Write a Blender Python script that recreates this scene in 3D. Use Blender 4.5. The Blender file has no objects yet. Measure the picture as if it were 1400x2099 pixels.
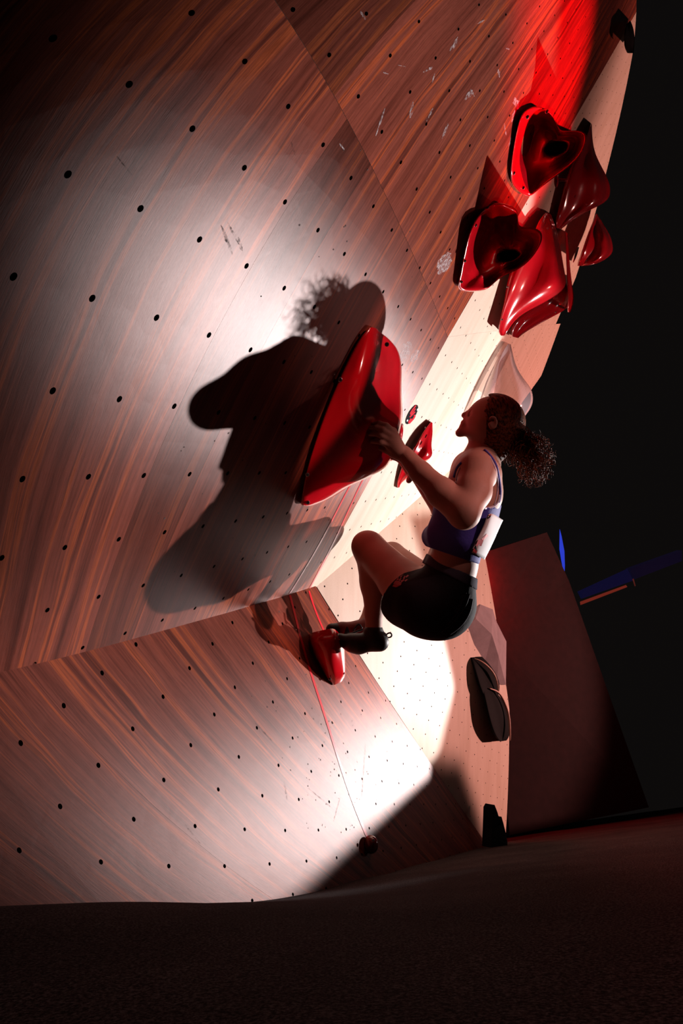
import bpy, bmesh, math, random
import numpy as np
from mathutils import Matrix, Vector, noise

# ------------------------------------------------------------------ camera, world, lights, exposure
SC = bpy.context.scene
COL = SC.collection
CAM = np.array([0.0, 0.0, 0.13])
FPX = 1060.0


def _cam_axes():
    up = np.array([-.135, -1, .651]); up /= np.linalg.norm(up)
    f = np.array([0, 0, 1.]) - up[2] * up; f /= np.linalg.norm(f)
    r = np.cross(f, up)
    return np.array([r, f, up])                      # rows: world x, y, z in camera coords (right, down, forward)


C2W = _cam_axes()
cam_d = bpy.data.cameras.new('camera')
cam = bpy.data.objects.new('camera', cam_d)
COL.objects.link(cam)
cam_d.sensor_fit = 'VERTICAL'
cam_d.sensor_height = 36.0
cam_d.sensor_width = 36.0
cam_d.lens = 36.0 * FPX / 2099.0
cam_d.clip_start = 0.02
_r, _u, _b = C2W[:, 0], -C2W[:, 1], -C2W[:, 2]
cam.matrix_world = Matrix([[_r[0], _u[0], _b[0], CAM[0]], [_r[1], _u[1], _b[1], CAM[1]],
                           [_r[2], _u[2], _b[2], CAM[2]], [0, 0, 0, 1]])
SC.camera = cam

W_ = bpy.data.worlds.new('dark_hall'); SC.world = W_
W_.use_nodes = True
W_.node_tree.nodes['Background'].inputs[0].default_value = (0.9, 0.75, 0.72, 1)
W_.node_tree.nodes['Background'].inputs[1].default_value = 0.0042
SC.view_settings.view_transform = 'Standard'
SC.view_settings.look = 'None'
SC.view_settings.gamma = 1.0
SC.view_settings.exposure = 0.0
SC.view_settings.use_curve_mapping = False


def at0(px, py, d):
    c = np.array([(px - 700) / FPX, (py - 1049.5) / FPX, 1.0]); w = C2W @ c
    return CAM + w / np.linalg.norm(w) * d


def gobo_nodes(light, build):
    """a profile spotlight's shutters: the strength depends on the direction inside the beam"""
    light.use_nodes = True
    nt = light.node_tree; nt.nodes.clear()
    out = nt.nodes.new('ShaderNodeOutputLight')
    em = nt.nodes.new('ShaderNodeEmission')
    tc = nt.nodes.new('ShaderNodeTexCoord')
    sp = nt.nodes.new('ShaderNodeSeparateXYZ')
    nt.links.new(tc.outputs['Normal'], sp.inputs[0])

    def m(op, a, b=None, c=None):
        n = nt.nodes.new('ShaderNodeMath'); n.operation = op
        for i, v in enumerate((a, b, c)):
            if v is None: continue
            if isinstance(v, (int, float)): n.inputs[i].default_value = v
            else: nt.links.new(v, n.inputs[i])
        return n.outputs[0]

    az = m('ABSOLUTE', sp.outputs[2])
    gx = m('DIVIDE', sp.outputs[0], az)
    gy = m('DIVIDE', sp.outputs[1], az)

    def sstep(v, a, b):
        n = nt.nodes.new('ShaderNodeMapRange'); n.interpolation_type = 'SMOOTHSTEP'
        nt.links.new(v, n.inputs[0])
        n.inputs[1].default_value = a; n.inputs[2].default_value = b
        n.inputs[3].default_value = 0.0; n.inputs[4].default_value = 1.0
        return n.outputs[0]
    res = build(gx, gy, m, sstep)
    nt.links.new(res, em.inputs[1])
    nt.links.new(em.outputs[0], out.inputs[0])


def spot(name, loc, aim, color, watts, size, angle=60, blend=0.1, radius=0.03, xax=None, build=None):
    d = bpy.data.lights.new(name, 'SPOT')
    d.energy = watts; d.color = color; d.spot_size = math.radians(angle); d.spot_blend = blend
    d.shadow_soft_size = radius
    o = bpy.data.objects.new(name, d); COL.objects.link(o)
    aim = np.array(aim, float); aim /= np.linalg.norm(aim)
    if xax is None:
        xax = np.cross(aim, [0, 0, 1.0])
    xax = np.array(xax, float); xax -= xax @ aim * aim; xax /= np.linalg.norm(xax)
    y = np.cross(xax, aim)
    z = -aim
    o.matrix_world = Matrix([[xax[0], y[0], z[0], loc[0]], [xax[1], y[1], z[1], loc[1]],
                             [xax[2], y[2], z[2], loc[2]], [0, 0, 0, 1]])
    if build: gobo_nodes(d, build)
    return o


def main_gobo(gx, gy, m, ss):
    # right edge: x < 0.207 low down, opening to 0.31 above
    lim = m('MINIMUM', m('ADD', 0.207, m('MULTIPLY', m('MAXIMUM', m('SUBTRACT', gy, 0.05), 0.0), 1.3)), 0.31)
    r1 = ss(m('SUBTRACT', lim, gx), -0.002, 0.005)
    # lower edge, an arc built from three shutters
    lo = m('SUBTRACT', gy, m('ADD', -0.268, m('MULTIPLY', m('SUBTRACT', 0.15, gx), 0.345)))
    lo2 = m('SUBTRACT', gy, m('ADD', -0.262, m('MULTIPLY', m('SUBTRACT', gx, 0.165), 2.1)))
    lo3 = m('SUBTRACT', gy, m('ADD', -0.276, m('MULTIPLY', m('SUBTRACT', gx, 0.11), 0.35)))
    r2 = m('MULTIPLY', ss(lo, -0.004, 0.004), m('MULTIPLY', ss(lo2, -0.008, 0.006), ss(lo3, -0.004, 0.006)))
    r3 = ss(m('SUBTRACT', 0.305, gy), -0.002, 0.03)
    left = m('MULTIPLY', ss(m('ADD', gx, m('ADD', m('MULTIPLY', m('MAXIMUM', gy, 0.0), 0.45), m('MULTIPLY', m('MINIMUM', m('MAXIMUM', gy, -0.06), 0.0), 0.6))), -0.142, -0.088), m('MAXIMUM', ss(gx, -0.138, -0.112), ss(gy, -0.085, -0.05)))
    return m('ADD', 0.004, m('MULTIPLY', m('MULTIPLY', r1, r2), m('MULTIPLY', r3, left)))


LIGHT_POS = np.array([3.891, 4.522, 0.777])
spot('followspot', LIGHT_POS, (-0.7701, -0.636, 0.0498), (1.0, 0.93, 0.92), 1620, 0, angle=80, blend=0.0,
     radius=0.028, xax=(-0.5238, 0.675, 0.5196), build=main_gobo)


# warm red-orange side light: second lamp, more from the side, shuttered low on the left
def warm_gobo(gx, gy, m, ss):
    line = m('SUBTRACT', gy, m('SUBTRACT', -0.099, m('MULTIPLY', m('SUBTRACT', gx, 0.151), 0.72)))
    lo = m('MAXIMUM', m('MAXIMUM', m('MULTIPLY', ss(gy, -0.140, -0.118), ss(gx, -0.012, 0.03)), ss(gy, -0.072, -0.046)), ss(line, -0.012, 0.004))
    ex = m('ADD', gx, m('MULTIPLY', m('MAXIMUM', m('SUBTRACT', gy, 0.02), 0.0), 0.9))
    lev = m('ADD', 0.16, m('MULTIPLY', ss(ex, -0.03, 0.12), 0.84))
    return m('MULTIPLY', m('MULTIPLY', m('MULTIPLY', lo, lev), ss(ex, -0.18, -0.11)), ss(gy, -0.205, -0.190))


WARM_POS = np.array([6.662, 4.429, 0.30])
spot('warm_side_light', WARM_POS, at0(800, 1000, 2.2) - WARM_POS, (1.0, 0.44, 0.38), 1650, 0, angle=80, blend=0.2, radius=0.05, build=warm_gobo)
# red stage lamp on the top right
RED_POS = np.array([3.6, 1.6, 0.9])
spot('red_lamp', RED_POS, np.array([0.80, 0.56, 2.14]) - RED_POS, (1.0, 0.006, 0.02), 1900, 0, angle=22, blend=1.0, radius=0.05)
# added narrow pink fill, masked to brighten the climber's arm, shoulder and back
def arm_fill_mask(gx, gy, m, ss):
    r = m('SQRT', m('ADD', m('POWER', m('DIVIDE', gx, 0.068), 2.0), m('POWER', m('DIVIDE', gy, 0.040), 2.0)))
    return ss(m('SUBTRACT', 1.0, r), 0.0, 0.55)


ARM_POS = CAM + C2W @ np.array([3.6, -1.9, -0.6])
_t = at0(945, 1008, 1.45)
spot('added_arm_fill', ARM_POS, _t - ARM_POS, (1.0, 0.50, 0.46), 520, 0, angle=30, blend=0.2, radius=0.04,
     xax=at0(985, 1035, 1.47) - at0(885, 935, 1.47), build=arm_fill_mask)
def fin_fill_mask(gx, gy, m, ss):  # added fill with no lamp of its own, brightens the fin's upper rim
    r = m('SQRT', m('ADD', m('POWER', m('DIVIDE', gx, 0.052), 2.0), m('POWER', m('DIVIDE', gy, 0.0125), 2.0)))
    return ss(m('SUBTRACT', 1.0, r), 0.0, 0.35)


FIN_POS = CAM + C2W @ np.array([3.2, -1.6, -0.9])
_t2 = at0(722, 775, 1.36)
spot('added_fin_fill', FIN_POS, _t2 - FIN_POS, (1.0, 0.45, 0.40), 420, 0, angle=20, blend=0.2, radius=0.02,
     xax=at0(757, 690, 1.36) - at0(672, 865, 1.37), build=fin_fill_mask)
SC.cycles.diffuse_bounces = 1
SURF_U = ([-5.0, -4.0, -3.0, -2.0, -1.0, 0.0, 1.0, 2.0, 3.0, 4.5, 6.0, 8.0, 10.0, 12.0, 15.0, 19.0, 24.0, 30.0, 37.0, 45.0], [-12.0, -9.0, -7.0, -5.0, -3.5, -2.0, -1.0, 0.0, 1.0, 2.0, 3.0, 4.0, 5.5, 7.0, 9.0, 12.0, 16.0, 20.0, 25.0],
[[[-1.235,1.326,0.054],[-1.05,0.998,0.145],[-0.928,0.785,0.211],[-0.807,0.581,0.283],[-0.719,0.437,0.345],[-0.632,0.306,0.419],[-0.574,0.228,0.478],[-0.515,0.159,0.547],[-0.455,0.102,0.626],[-0.391,0.056,0.714],[-0.323,0.021,0.81],[-0.254,-0.004,0.91],[-0.148,-0.027,1.066],[-0.043,-0.038,1.227],[0.097,-0.04,1.446],[0.305,-0.031,1.78],[0.579,-0.007,2.231],[0.85,0.025,2.686],[1.189,0.068,3.258]],[[-1.186,1.332,0.066],[-0.999,1.001,0.155],[-0.875,0.785,0.218],[-0.751,0.578,0.287],[-0.659,0.432,0.346],[-0.568,0.299,0.414],[-0.508,0.222,0.468],[-0.448,0.155,0.531],[-0.387,0.101,0.605],[-0.325,0.06,0.689],[-0.262,0.031,0.782],[-0.197,0.01,0.881],[-0.097,-0.007,1.037],[0.004,-0.014,1.199],[0.139,-0.014,1.42],[0.341,-0.002,1.756],[0.611,0.025,2.211],[0.881,0.057,2.668],[1.218,0.102,3.241]],[[-1.141,1.345,0.079],[-0.954,1.012,0.168],[-0.829,0.796,0.23],[-0.704,0.587,0.297],[-0.611,0.439,0.353],[-0.517,0.305,0.419],[-0.455,0.227,0.47],[-0.394,0.162,0.53],[-0.332,0.111,0.6],[-0.271,0.073,0.68],[-0.209,0.047,0.77],[-0.147,0.03,0.867],[-0.051,0.017,1.022],[0.047,0.013,1.184],[0.178,0.015,1.405],[0.377,0.03,1.742],[0.644,0.058,2.197],[0.912,0.091,2.655],[1.247,0.136,3.23]],[[-1.1,1.366,0.095],[-0.913,1.034,0.183],[-0.789,0.817,0.245],[-0.665,0.608,0.313],[-0.572,0.461,0.369],[-0.478,0.326,0.435],[-0.415,0.248,0.486],[-0.352,0.183,0.545],[-0.289,0.133,0.613],[-0.226,0.097,0.691],[-0.164,0.073,0.777],[-0.102,0.058,0.871],[-0.008,0.046,1.023],[0.088,0.044,1.182],[0.217,0.048,1.401],[0.413,0.063,1.737],[0.678,0.092,2.191],[0.944,0.126,2.648],[1.278,0.172,3.222]],[[-1.062,1.396,0.113],[-0.877,1.065,0.202],[-0.755,0.851,0.266],[-0.633,0.645,0.335],[-0.541,0.499,0.395],[-0.448,0.366,0.465],[-0.384,0.288,0.519],[-0.318,0.221,0.579],[-0.252,0.17,0.646],[-0.186,0.133,0.721],[-0.123,0.109,0.803],[-0.06,0.093,0.893],[0.034,0.082,1.038],[0.128,0.08,1.193],[0.255,0.084,1.408],[0.449,0.1,1.74],[0.711,0.129,2.191],[0.976,0.163,2.647],[1.308,0.208,3.219]],[[-1.027,1.433,0.134],[-0.844,1.107,0.225],[-0.724,0.897,0.291],[-0.604,0.695,0.366],[-0.514,0.553,0.431],[-0.421,0.423,0.508],[-0.355,0.345,0.567],[-0.286,0.277,0.63],[-0.216,0.223,0.696],[-0.148,0.183,0.768],[-0.082,0.156,0.845],[-0.019,0.139,0.93],[0.075,0.125,1.068],[0.169,0.122,1.217],[0.295,0.125,1.425],[0.486,0.14,1.751],[0.746,0.168,2.198],[1.009,0.201,2.65],[1.34,0.246,3.221]],[[-0.993,1.478,0.158],[-0.813,1.158,0.252],[-0.695,0.954,0.322],[-0.577,0.759,0.404],[-0.487,0.622,0.476],[-0.392,0.495,0.562],[-0.323,0.417,0.625],[-0.252,0.348,0.691],[-0.179,0.29,0.757],[-0.109,0.246,0.826],[-0.041,0.214,0.899],[0.023,0.194,0.978],[0.117,0.176,1.109],[0.21,0.169,1.251],[0.335,0.17,1.452],[0.524,0.182,1.771],[0.782,0.209,2.211],[1.043,0.241,2.659],[1.372,0.286,3.226]],[[-0.961,1.531,0.184],[-0.783,1.219,0.284],[-0.666,1.021,0.359],[-0.548,0.834,0.448],[-0.456,0.702,0.529],[-0.358,0.578,0.622],[-0.287,0.501,0.689],[-0.213,0.429,0.757],[-0.138,0.368,0.823],[-0.066,0.319,0.89],[0.002,0.283,0.96],[0.067,0.257,1.035],[0.161,0.234,1.158],[0.253,0.223,1.294],[0.376,0.22,1.487],[0.564,0.229,1.797],[0.819,0.253,2.229],[1.078,0.283,2.673],[1.405,0.327,3.236]],[[-0.93,1.591,0.214],[-0.753,1.288,0.319],[-0.635,1.097,0.401],[-0.516,0.918,0.499],[-0.421,0.79,0.587],[-0.319,0.669,0.686],[-0.245,0.591,0.756],[-0.169,0.518,0.825],[-0.094,0.454,0.892],[-0.022,0.401,0.958],[0.047,0.359,1.025],[0.112,0.329,1.097],[0.205,0.299,1.214],[0.297,0.283,1.343],[0.419,0.275,1.529],[0.604,0.279,1.83],[0.857,0.299,2.253],[1.114,0.327,2.691],[1.439,0.369,3.249]],[[-0.883,1.693,0.265],[-0.705,1.405,0.381],[-0.586,1.224,0.473],[-0.461,1.054,0.583],[-0.36,0.931,0.68],[-0.252,0.811,0.786],[-0.176,0.733,0.858],[-0.099,0.659,0.928],[-0.023,0.591,0.995],[0.049,0.532,1.061],[0.117,0.485,1.127],[0.182,0.447,1.196],[0.275,0.407,1.306],[0.365,0.382,1.427],[0.486,0.365,1.602],[0.668,0.36,1.889],[0.916,0.373,2.299],[1.17,0.397,2.727],[1.492,0.435,3.276]],[[-0.834,1.808,0.324],[-0.654,1.533,0.451],[-0.53,1.361,0.554],[-0.398,1.197,0.675],[-0.292,1.077,0.778],[-0.179,0.958,0.887],[-0.102,0.879,0.959],[-0.025,0.803,1.03],[0.05,0.734,1.098],[0.121,0.671,1.164],[0.189,0.619,1.23],[0.254,0.575,1.297],[0.346,0.526,1.403],[0.436,0.492,1.518],[0.555,0.465,1.685],[0.734,0.45,1.958],[0.978,0.453,2.354],[1.229,0.472,2.772],[1.547,0.505,3.311]],[[-0.764,1.977,0.412],[-0.577,1.717,0.556],[-0.445,1.553,0.671],[-0.305,1.394,0.802],[-0.193,1.274,0.91],[-0.078,1.155,1.021],[-0.0,1.076,1.094],[0.076,1.0,1.165],[0.15,0.928,1.234],[0.22,0.863,1.3],[0.287,0.805,1.367],[0.352,0.756,1.433],[0.444,0.696,1.537],[0.533,0.652,1.647],[0.65,0.612,1.804],[0.825,0.58,2.063],[1.064,0.57,2.441],[1.31,0.579,2.843],[1.624,0.605,3.369]],[[-0.687,2.158,0.512],[-0.492,1.909,0.671],[-0.353,1.75,0.795],[-0.206,1.592,0.933],[-0.092,1.472,1.043],[0.025,1.352,1.154],[0.102,1.274,1.227],[0.177,1.197,1.299],[0.25,1.125,1.368],[0.319,1.058,1.436],[0.386,0.997,1.503],[0.45,0.943,1.57],[0.542,0.875,1.672],[0.631,0.822,1.779],[0.747,0.769,1.931],[0.92,0.722,2.177],[1.154,0.696,2.539],[1.395,0.694,2.927],[1.705,0.711,3.438]],[[-0.605,2.348,0.62],[-0.401,2.106,0.792],[-0.256,1.948,0.924],[-0.105,1.79,1.066],[0.011,1.67,1.177],[0.127,1.551,1.288],[0.204,1.472,1.361],[0.278,1.396,1.432],[0.35,1.323,1.502],[0.419,1.254,1.571],[0.485,1.191,1.638],[0.549,1.134,1.706],[0.642,1.06,1.808],[0.73,0.999,1.914],[0.846,0.936,2.061],[1.017,0.874,2.299],[1.247,0.831,2.646],[1.484,0.817,3.021],[1.788,0.823,3.517]],[[-0.471,2.639,0.794],[-0.256,2.403,0.982],[-0.105,2.245,1.12],[0.049,2.087,1.266],[0.165,1.967,1.377],[0.28,1.848,1.488],[0.355,1.77,1.561],[0.428,1.694,1.632],[0.499,1.621,1.703],[0.568,1.551,1.772],[0.634,1.486,1.841],[0.698,1.426,1.909],[0.79,1.345,2.012],[0.879,1.275,2.117],[0.995,1.199,2.26],[1.164,1.116,2.489],[1.391,1.049,2.819],[1.622,1.016,3.176],[1.919,1.005,3.652]],[[-0.28,3.035,1.042],[-0.055,2.8,1.243],[0.099,2.642,1.386],[0.254,2.483,1.533],[0.369,2.363,1.644],[0.482,2.245,1.755],[0.556,2.168,1.827],[0.628,2.092,1.899],[0.698,2.019,1.97],[0.766,1.949,2.041],[0.832,1.882,2.11],[0.896,1.819,2.179],[0.989,1.732,2.283],[1.078,1.654,2.388],[1.194,1.565,2.529],[1.364,1.46,2.75],[1.587,1.363,3.065],[1.813,1.305,3.403],[2.102,1.268,3.854]],[[-0.031,3.531,1.364],[0.199,3.295,1.575],[0.354,3.137,1.72],[0.508,2.978,1.868],[0.621,2.859,1.978],[0.732,2.742,2.088],[0.804,2.665,2.161],[0.875,2.591,2.233],[0.944,2.518,2.305],[1.012,2.447,2.376],[1.078,2.379,2.446],[1.142,2.314,2.516],[1.236,2.222,2.621],[1.326,2.138,2.726],[1.444,2.037,2.867],[1.614,1.911,3.084],[1.836,1.784,3.386],[2.058,1.696,3.707],[2.34,1.627,4.134]],[[0.272,4.126,1.76],[0.504,3.889,1.976],[0.658,3.731,2.122],[0.809,3.572,2.27],[0.921,3.455,2.38],[1.03,3.339,2.49],[1.101,3.264,2.563],[1.171,3.189,2.635],[1.239,3.116,2.707],[1.306,3.046,2.778],[1.372,2.977,2.849],[1.437,2.91,2.92],[1.531,2.815,3.026],[1.623,2.726,3.132],[1.742,2.616,3.273],[1.914,2.472,3.487],[2.138,2.317,3.782],[2.358,2.199,4.09],[2.635,2.094,4.496]],[[0.627,4.82,2.227],[0.858,4.582,2.445],[1.009,4.424,2.592],[1.158,4.268,2.739],[1.268,4.151,2.849],[1.375,4.037,2.959],[1.445,3.962,3.031],[1.514,3.888,3.104],[1.582,3.816,3.176],[1.649,3.745,3.248],[1.715,3.675,3.319],[1.78,3.608,3.391],[1.875,3.51,3.497],[1.968,3.417,3.604],[2.088,3.3,3.746],[2.263,3.142,3.96],[2.489,2.963,4.25],[2.71,2.817,4.549],[2.984,2.676,4.939]],[[1.031,5.612,2.763],[1.259,5.375,2.982],[1.408,5.219,3.129],[1.554,5.063,3.276],[1.662,4.948,3.386],[1.768,4.835,3.495],[1.838,4.761,3.568],[1.906,4.687,3.64],[1.974,4.615,3.713],[2.041,4.544,3.785],[2.106,4.474,3.857],[2.171,4.406,3.928],[2.267,4.307,4.036],[2.36,4.211,4.143],[2.482,4.089,4.285],[2.66,3.92,4.5],[2.889,3.721,4.788],[3.112,3.551,5.082],[3.387,3.377,5.461]]])
SURF_L = ([-7.0, -5.0, -4.0, -3.0, -2.0, -1.0, 0.0, 1.0, 2.0, 3.0, 4.5, 6.0, 8.0, 10.5, 13.0, 16.0, 20.0], [-14.0, -12.0, -10.0, -8.0, -6.5, -5.0, -3.5, -2.0, -1.0, 0.0, 1.0, 2.0, 3.0, 4.0, 5.5, 7.0],
[[[-0.127,2.167,2.593],[-0.197,1.982,2.401],[-0.267,1.798,2.209],[-0.335,1.615,2.017],[-0.386,1.478,1.873],[-0.436,1.343,1.728],[-0.484,1.209,1.584],[-0.529,1.078,1.441],[-0.558,0.992,1.346],[-0.584,0.908,1.252],[-0.609,0.827,1.16],[-0.631,0.75,1.069],[-0.651,0.677,0.982],[-0.669,0.611,0.9],[-0.694,0.526,0.789],[-0.722,0.462,0.696]],[[-0.051,2.308,2.383],[-0.123,2.122,2.192],[-0.194,1.937,2.0],[-0.265,1.753,1.808],[-0.318,1.614,1.664],[-0.37,1.477,1.52],[-0.42,1.34,1.376],[-0.469,1.204,1.233],[-0.5,1.115,1.138],[-0.529,1.026,1.043],[-0.555,0.94,0.95],[-0.579,0.856,0.859],[-0.6,0.777,0.772],[-0.618,0.703,0.689],[-0.64,0.607,0.577],[-0.663,0.536,0.485]],[[-0.012,2.382,2.276],[-0.084,2.196,2.085],[-0.156,2.011,1.893],[-0.228,1.826,1.701],[-0.282,1.688,1.557],[-0.334,1.55,1.413],[-0.386,1.412,1.27],[-0.436,1.275,1.126],[-0.467,1.184,1.031],[-0.497,1.095,0.937],[-0.525,1.006,0.845],[-0.549,0.92,0.754],[-0.571,0.838,0.668],[-0.589,0.761,0.586],[-0.611,0.661,0.476],[-0.633,0.587,0.387]],[[0.027,2.457,2.168],[-0.046,2.272,1.977],[-0.118,2.087,1.785],[-0.19,1.902,1.593],[-0.244,1.763,1.449],[-0.298,1.625,1.305],[-0.35,1.487,1.161],[-0.4,1.349,1.019],[-0.432,1.257,0.924],[-0.463,1.167,0.831],[-0.491,1.077,0.739],[-0.516,0.989,0.65],[-0.538,0.905,0.565],[-0.556,0.826,0.486],[-0.579,0.723,0.381],[-0.602,0.647,0.295]],[[0.066,2.533,2.059],[-0.007,2.348,1.867],[-0.079,2.163,1.676],[-0.152,1.979,1.484],[-0.206,1.84,1.34],[-0.259,1.701,1.196],[-0.312,1.563,1.053],[-0.363,1.424,0.91],[-0.395,1.332,0.817],[-0.426,1.241,0.725],[-0.454,1.15,0.635],[-0.479,1.062,0.548],[-0.502,0.977,0.466],[-0.521,0.897,0.39],[-0.545,0.793,0.29],[-0.569,0.717,0.21]],[[0.105,2.611,1.95],[0.033,2.426,1.758],[-0.04,2.241,1.566],[-0.113,2.056,1.374],[-0.167,1.917,1.23],[-0.22,1.778,1.086],[-0.273,1.639,0.944],[-0.323,1.5,0.803],[-0.356,1.408,0.711],[-0.386,1.316,0.621],[-0.414,1.225,0.534],[-0.44,1.137,0.45],[-0.463,1.052,0.372],[-0.483,0.972,0.3],[-0.509,0.869,0.206],[-0.536,0.796,0.131]],[[0.145,2.688,1.839],[0.072,2.503,1.647],[-0.001,2.318,1.455],[-0.073,2.133,1.264],[-0.127,1.994,1.121],[-0.18,1.855,0.978],[-0.233,1.716,0.837],[-0.283,1.576,0.699],[-0.315,1.484,0.609],[-0.345,1.392,0.521],[-0.373,1.301,0.437],[-0.399,1.213,0.358],[-0.423,1.129,0.284],[-0.444,1.051,0.216],[-0.472,0.952,0.129],[-0.502,0.882,0.058]],[[0.184,2.765,1.73],[0.111,2.58,1.538],[0.038,2.395,1.346],[-0.034,2.21,1.155],[-0.088,2.071,1.013],[-0.141,1.931,0.872],[-0.192,1.791,0.734],[-0.242,1.652,0.599],[-0.274,1.56,0.511],[-0.304,1.468,0.427],[-0.332,1.379,0.347],[-0.358,1.292,0.272],[-0.382,1.21,0.202],[-0.405,1.135,0.139],[-0.436,1.041,0.058],[-0.469,0.975,-0.009]],[[0.222,2.842,1.62],[0.15,2.657,1.429],[0.077,2.472,1.238],[0.005,2.286,1.049],[-0.048,2.146,0.908],[-0.101,2.007,0.77],[-0.152,1.867,0.634],[-0.202,1.728,0.503],[-0.233,1.636,0.419],[-0.263,1.546,0.339],[-0.292,1.458,0.263],[-0.318,1.374,0.192],[-0.343,1.295,0.127],[-0.366,1.223,0.068],[-0.4,1.134,-0.008],[-0.436,1.074,-0.073]],[[0.26,2.919,1.512],[0.188,2.733,1.322],[0.115,2.548,1.133],[0.044,2.361,0.946],[-0.01,2.222,0.807],[-0.062,2.082,0.672],[-0.113,1.942,0.54],[-0.162,1.804,0.414],[-0.194,1.714,0.333],[-0.224,1.625,0.257],[-0.252,1.54,0.185],[-0.279,1.458,0.119],[-0.305,1.383,0.058],[-0.329,1.315,0.002],[-0.366,1.233,-0.071],[-0.403,1.177,-0.134]],[[0.316,3.033,1.354],[0.244,2.847,1.166],[0.171,2.661,0.98],[0.1,2.474,0.797],[0.047,2.335,0.663],[-0.005,2.196,0.533],[-0.056,2.058,0.408],[-0.105,1.922,0.29],[-0.136,1.835,0.215],[-0.166,1.75,0.145],[-0.195,1.669,0.079],[-0.223,1.593,0.018],[-0.25,1.523,-0.038],[-0.276,1.462,-0.09],[-0.315,1.388,-0.159],[-0.355,1.339,-0.22]],[[0.37,3.146,1.201],[0.298,2.96,1.016],[0.226,2.774,0.835],[0.154,2.588,0.658],[0.101,2.449,0.529],[0.049,2.312,0.406],[-0.001,2.177,0.288],[-0.05,2.046,0.177],[-0.081,1.962,0.108],[-0.112,1.881,0.042],[-0.141,1.805,-0.019],[-0.17,1.735,-0.075],[-0.198,1.671,-0.128],[-0.225,1.616,-0.176],[-0.266,1.55,-0.242],[-0.307,1.507,-0.303]],[[0.44,3.298,1.006],[0.367,3.112,0.828],[0.295,2.927,0.654],[0.224,2.743,0.486],[0.171,2.607,0.366],[0.119,2.474,0.251],[0.069,2.344,0.142],[0.02,2.221,0.041],[-0.012,2.142,-0.023],[-0.042,2.068,-0.082],[-0.072,1.999,-0.138],[-0.102,1.936,-0.19],[-0.13,1.88,-0.239],[-0.159,1.832,-0.285],[-0.201,1.775,-0.349],[-0.244,1.739,-0.409]],[[0.523,3.49,0.781],[0.45,3.306,0.612],[0.378,3.124,0.448],[0.306,2.946,0.293],[0.254,2.816,0.182],[0.202,2.689,0.077],[0.152,2.569,-0.021],[0.103,2.455,-0.113],[0.072,2.384,-0.171],[0.041,2.318,-0.225],[0.01,2.257,-0.277],[-0.02,2.203,-0.325],[-0.049,2.154,-0.371],[-0.078,2.113,-0.416],[-0.122,2.066,-0.478],[-0.165,2.036,-0.539]],[[0.602,3.688,0.574],[0.529,3.508,0.415],[0.457,3.332,0.263],[0.386,3.161,0.118],[0.334,3.038,0.016],[0.283,2.92,-0.08],[0.233,2.808,-0.171],[0.184,2.705,-0.256],[0.152,2.642,-0.309],[0.121,2.583,-0.36],[0.09,2.529,-0.408],[0.06,2.481,-0.455],[0.031,2.44,-0.499],[0.001,2.404,-0.543],[-0.043,2.364,-0.605],[-0.086,2.339,-0.666]],[[0.694,3.936,0.348],[0.621,3.764,0.2],[0.55,3.596,0.06],[0.479,3.436,-0.072],[0.427,3.322,-0.166],[0.377,3.214,-0.254],[0.327,3.114,-0.338],[0.279,3.022,-0.417],[0.247,2.966,-0.467],[0.216,2.915,-0.515],[0.185,2.868,-0.561],[0.155,2.827,-0.606],[0.125,2.792,-0.65],[0.096,2.762,-0.692],[0.052,2.728,-0.755],[0.008,2.708,-0.816]],[[0.814,4.289,0.076],[0.741,4.128,-0.058],[0.671,3.974,-0.185],[0.601,3.829,-0.305],[0.55,3.727,-0.39],[0.5,3.632,-0.472],[0.451,3.545,-0.549],[0.403,3.465,-0.623],[0.372,3.418,-0.67],[0.341,3.374,-0.716],[0.311,3.336,-0.761],[0.281,3.302,-0.805],[0.251,3.272,-0.848],[0.222,3.248,-0.89],[0.178,3.221,-0.952],[0.135,3.206,-1.014]]])
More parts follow.
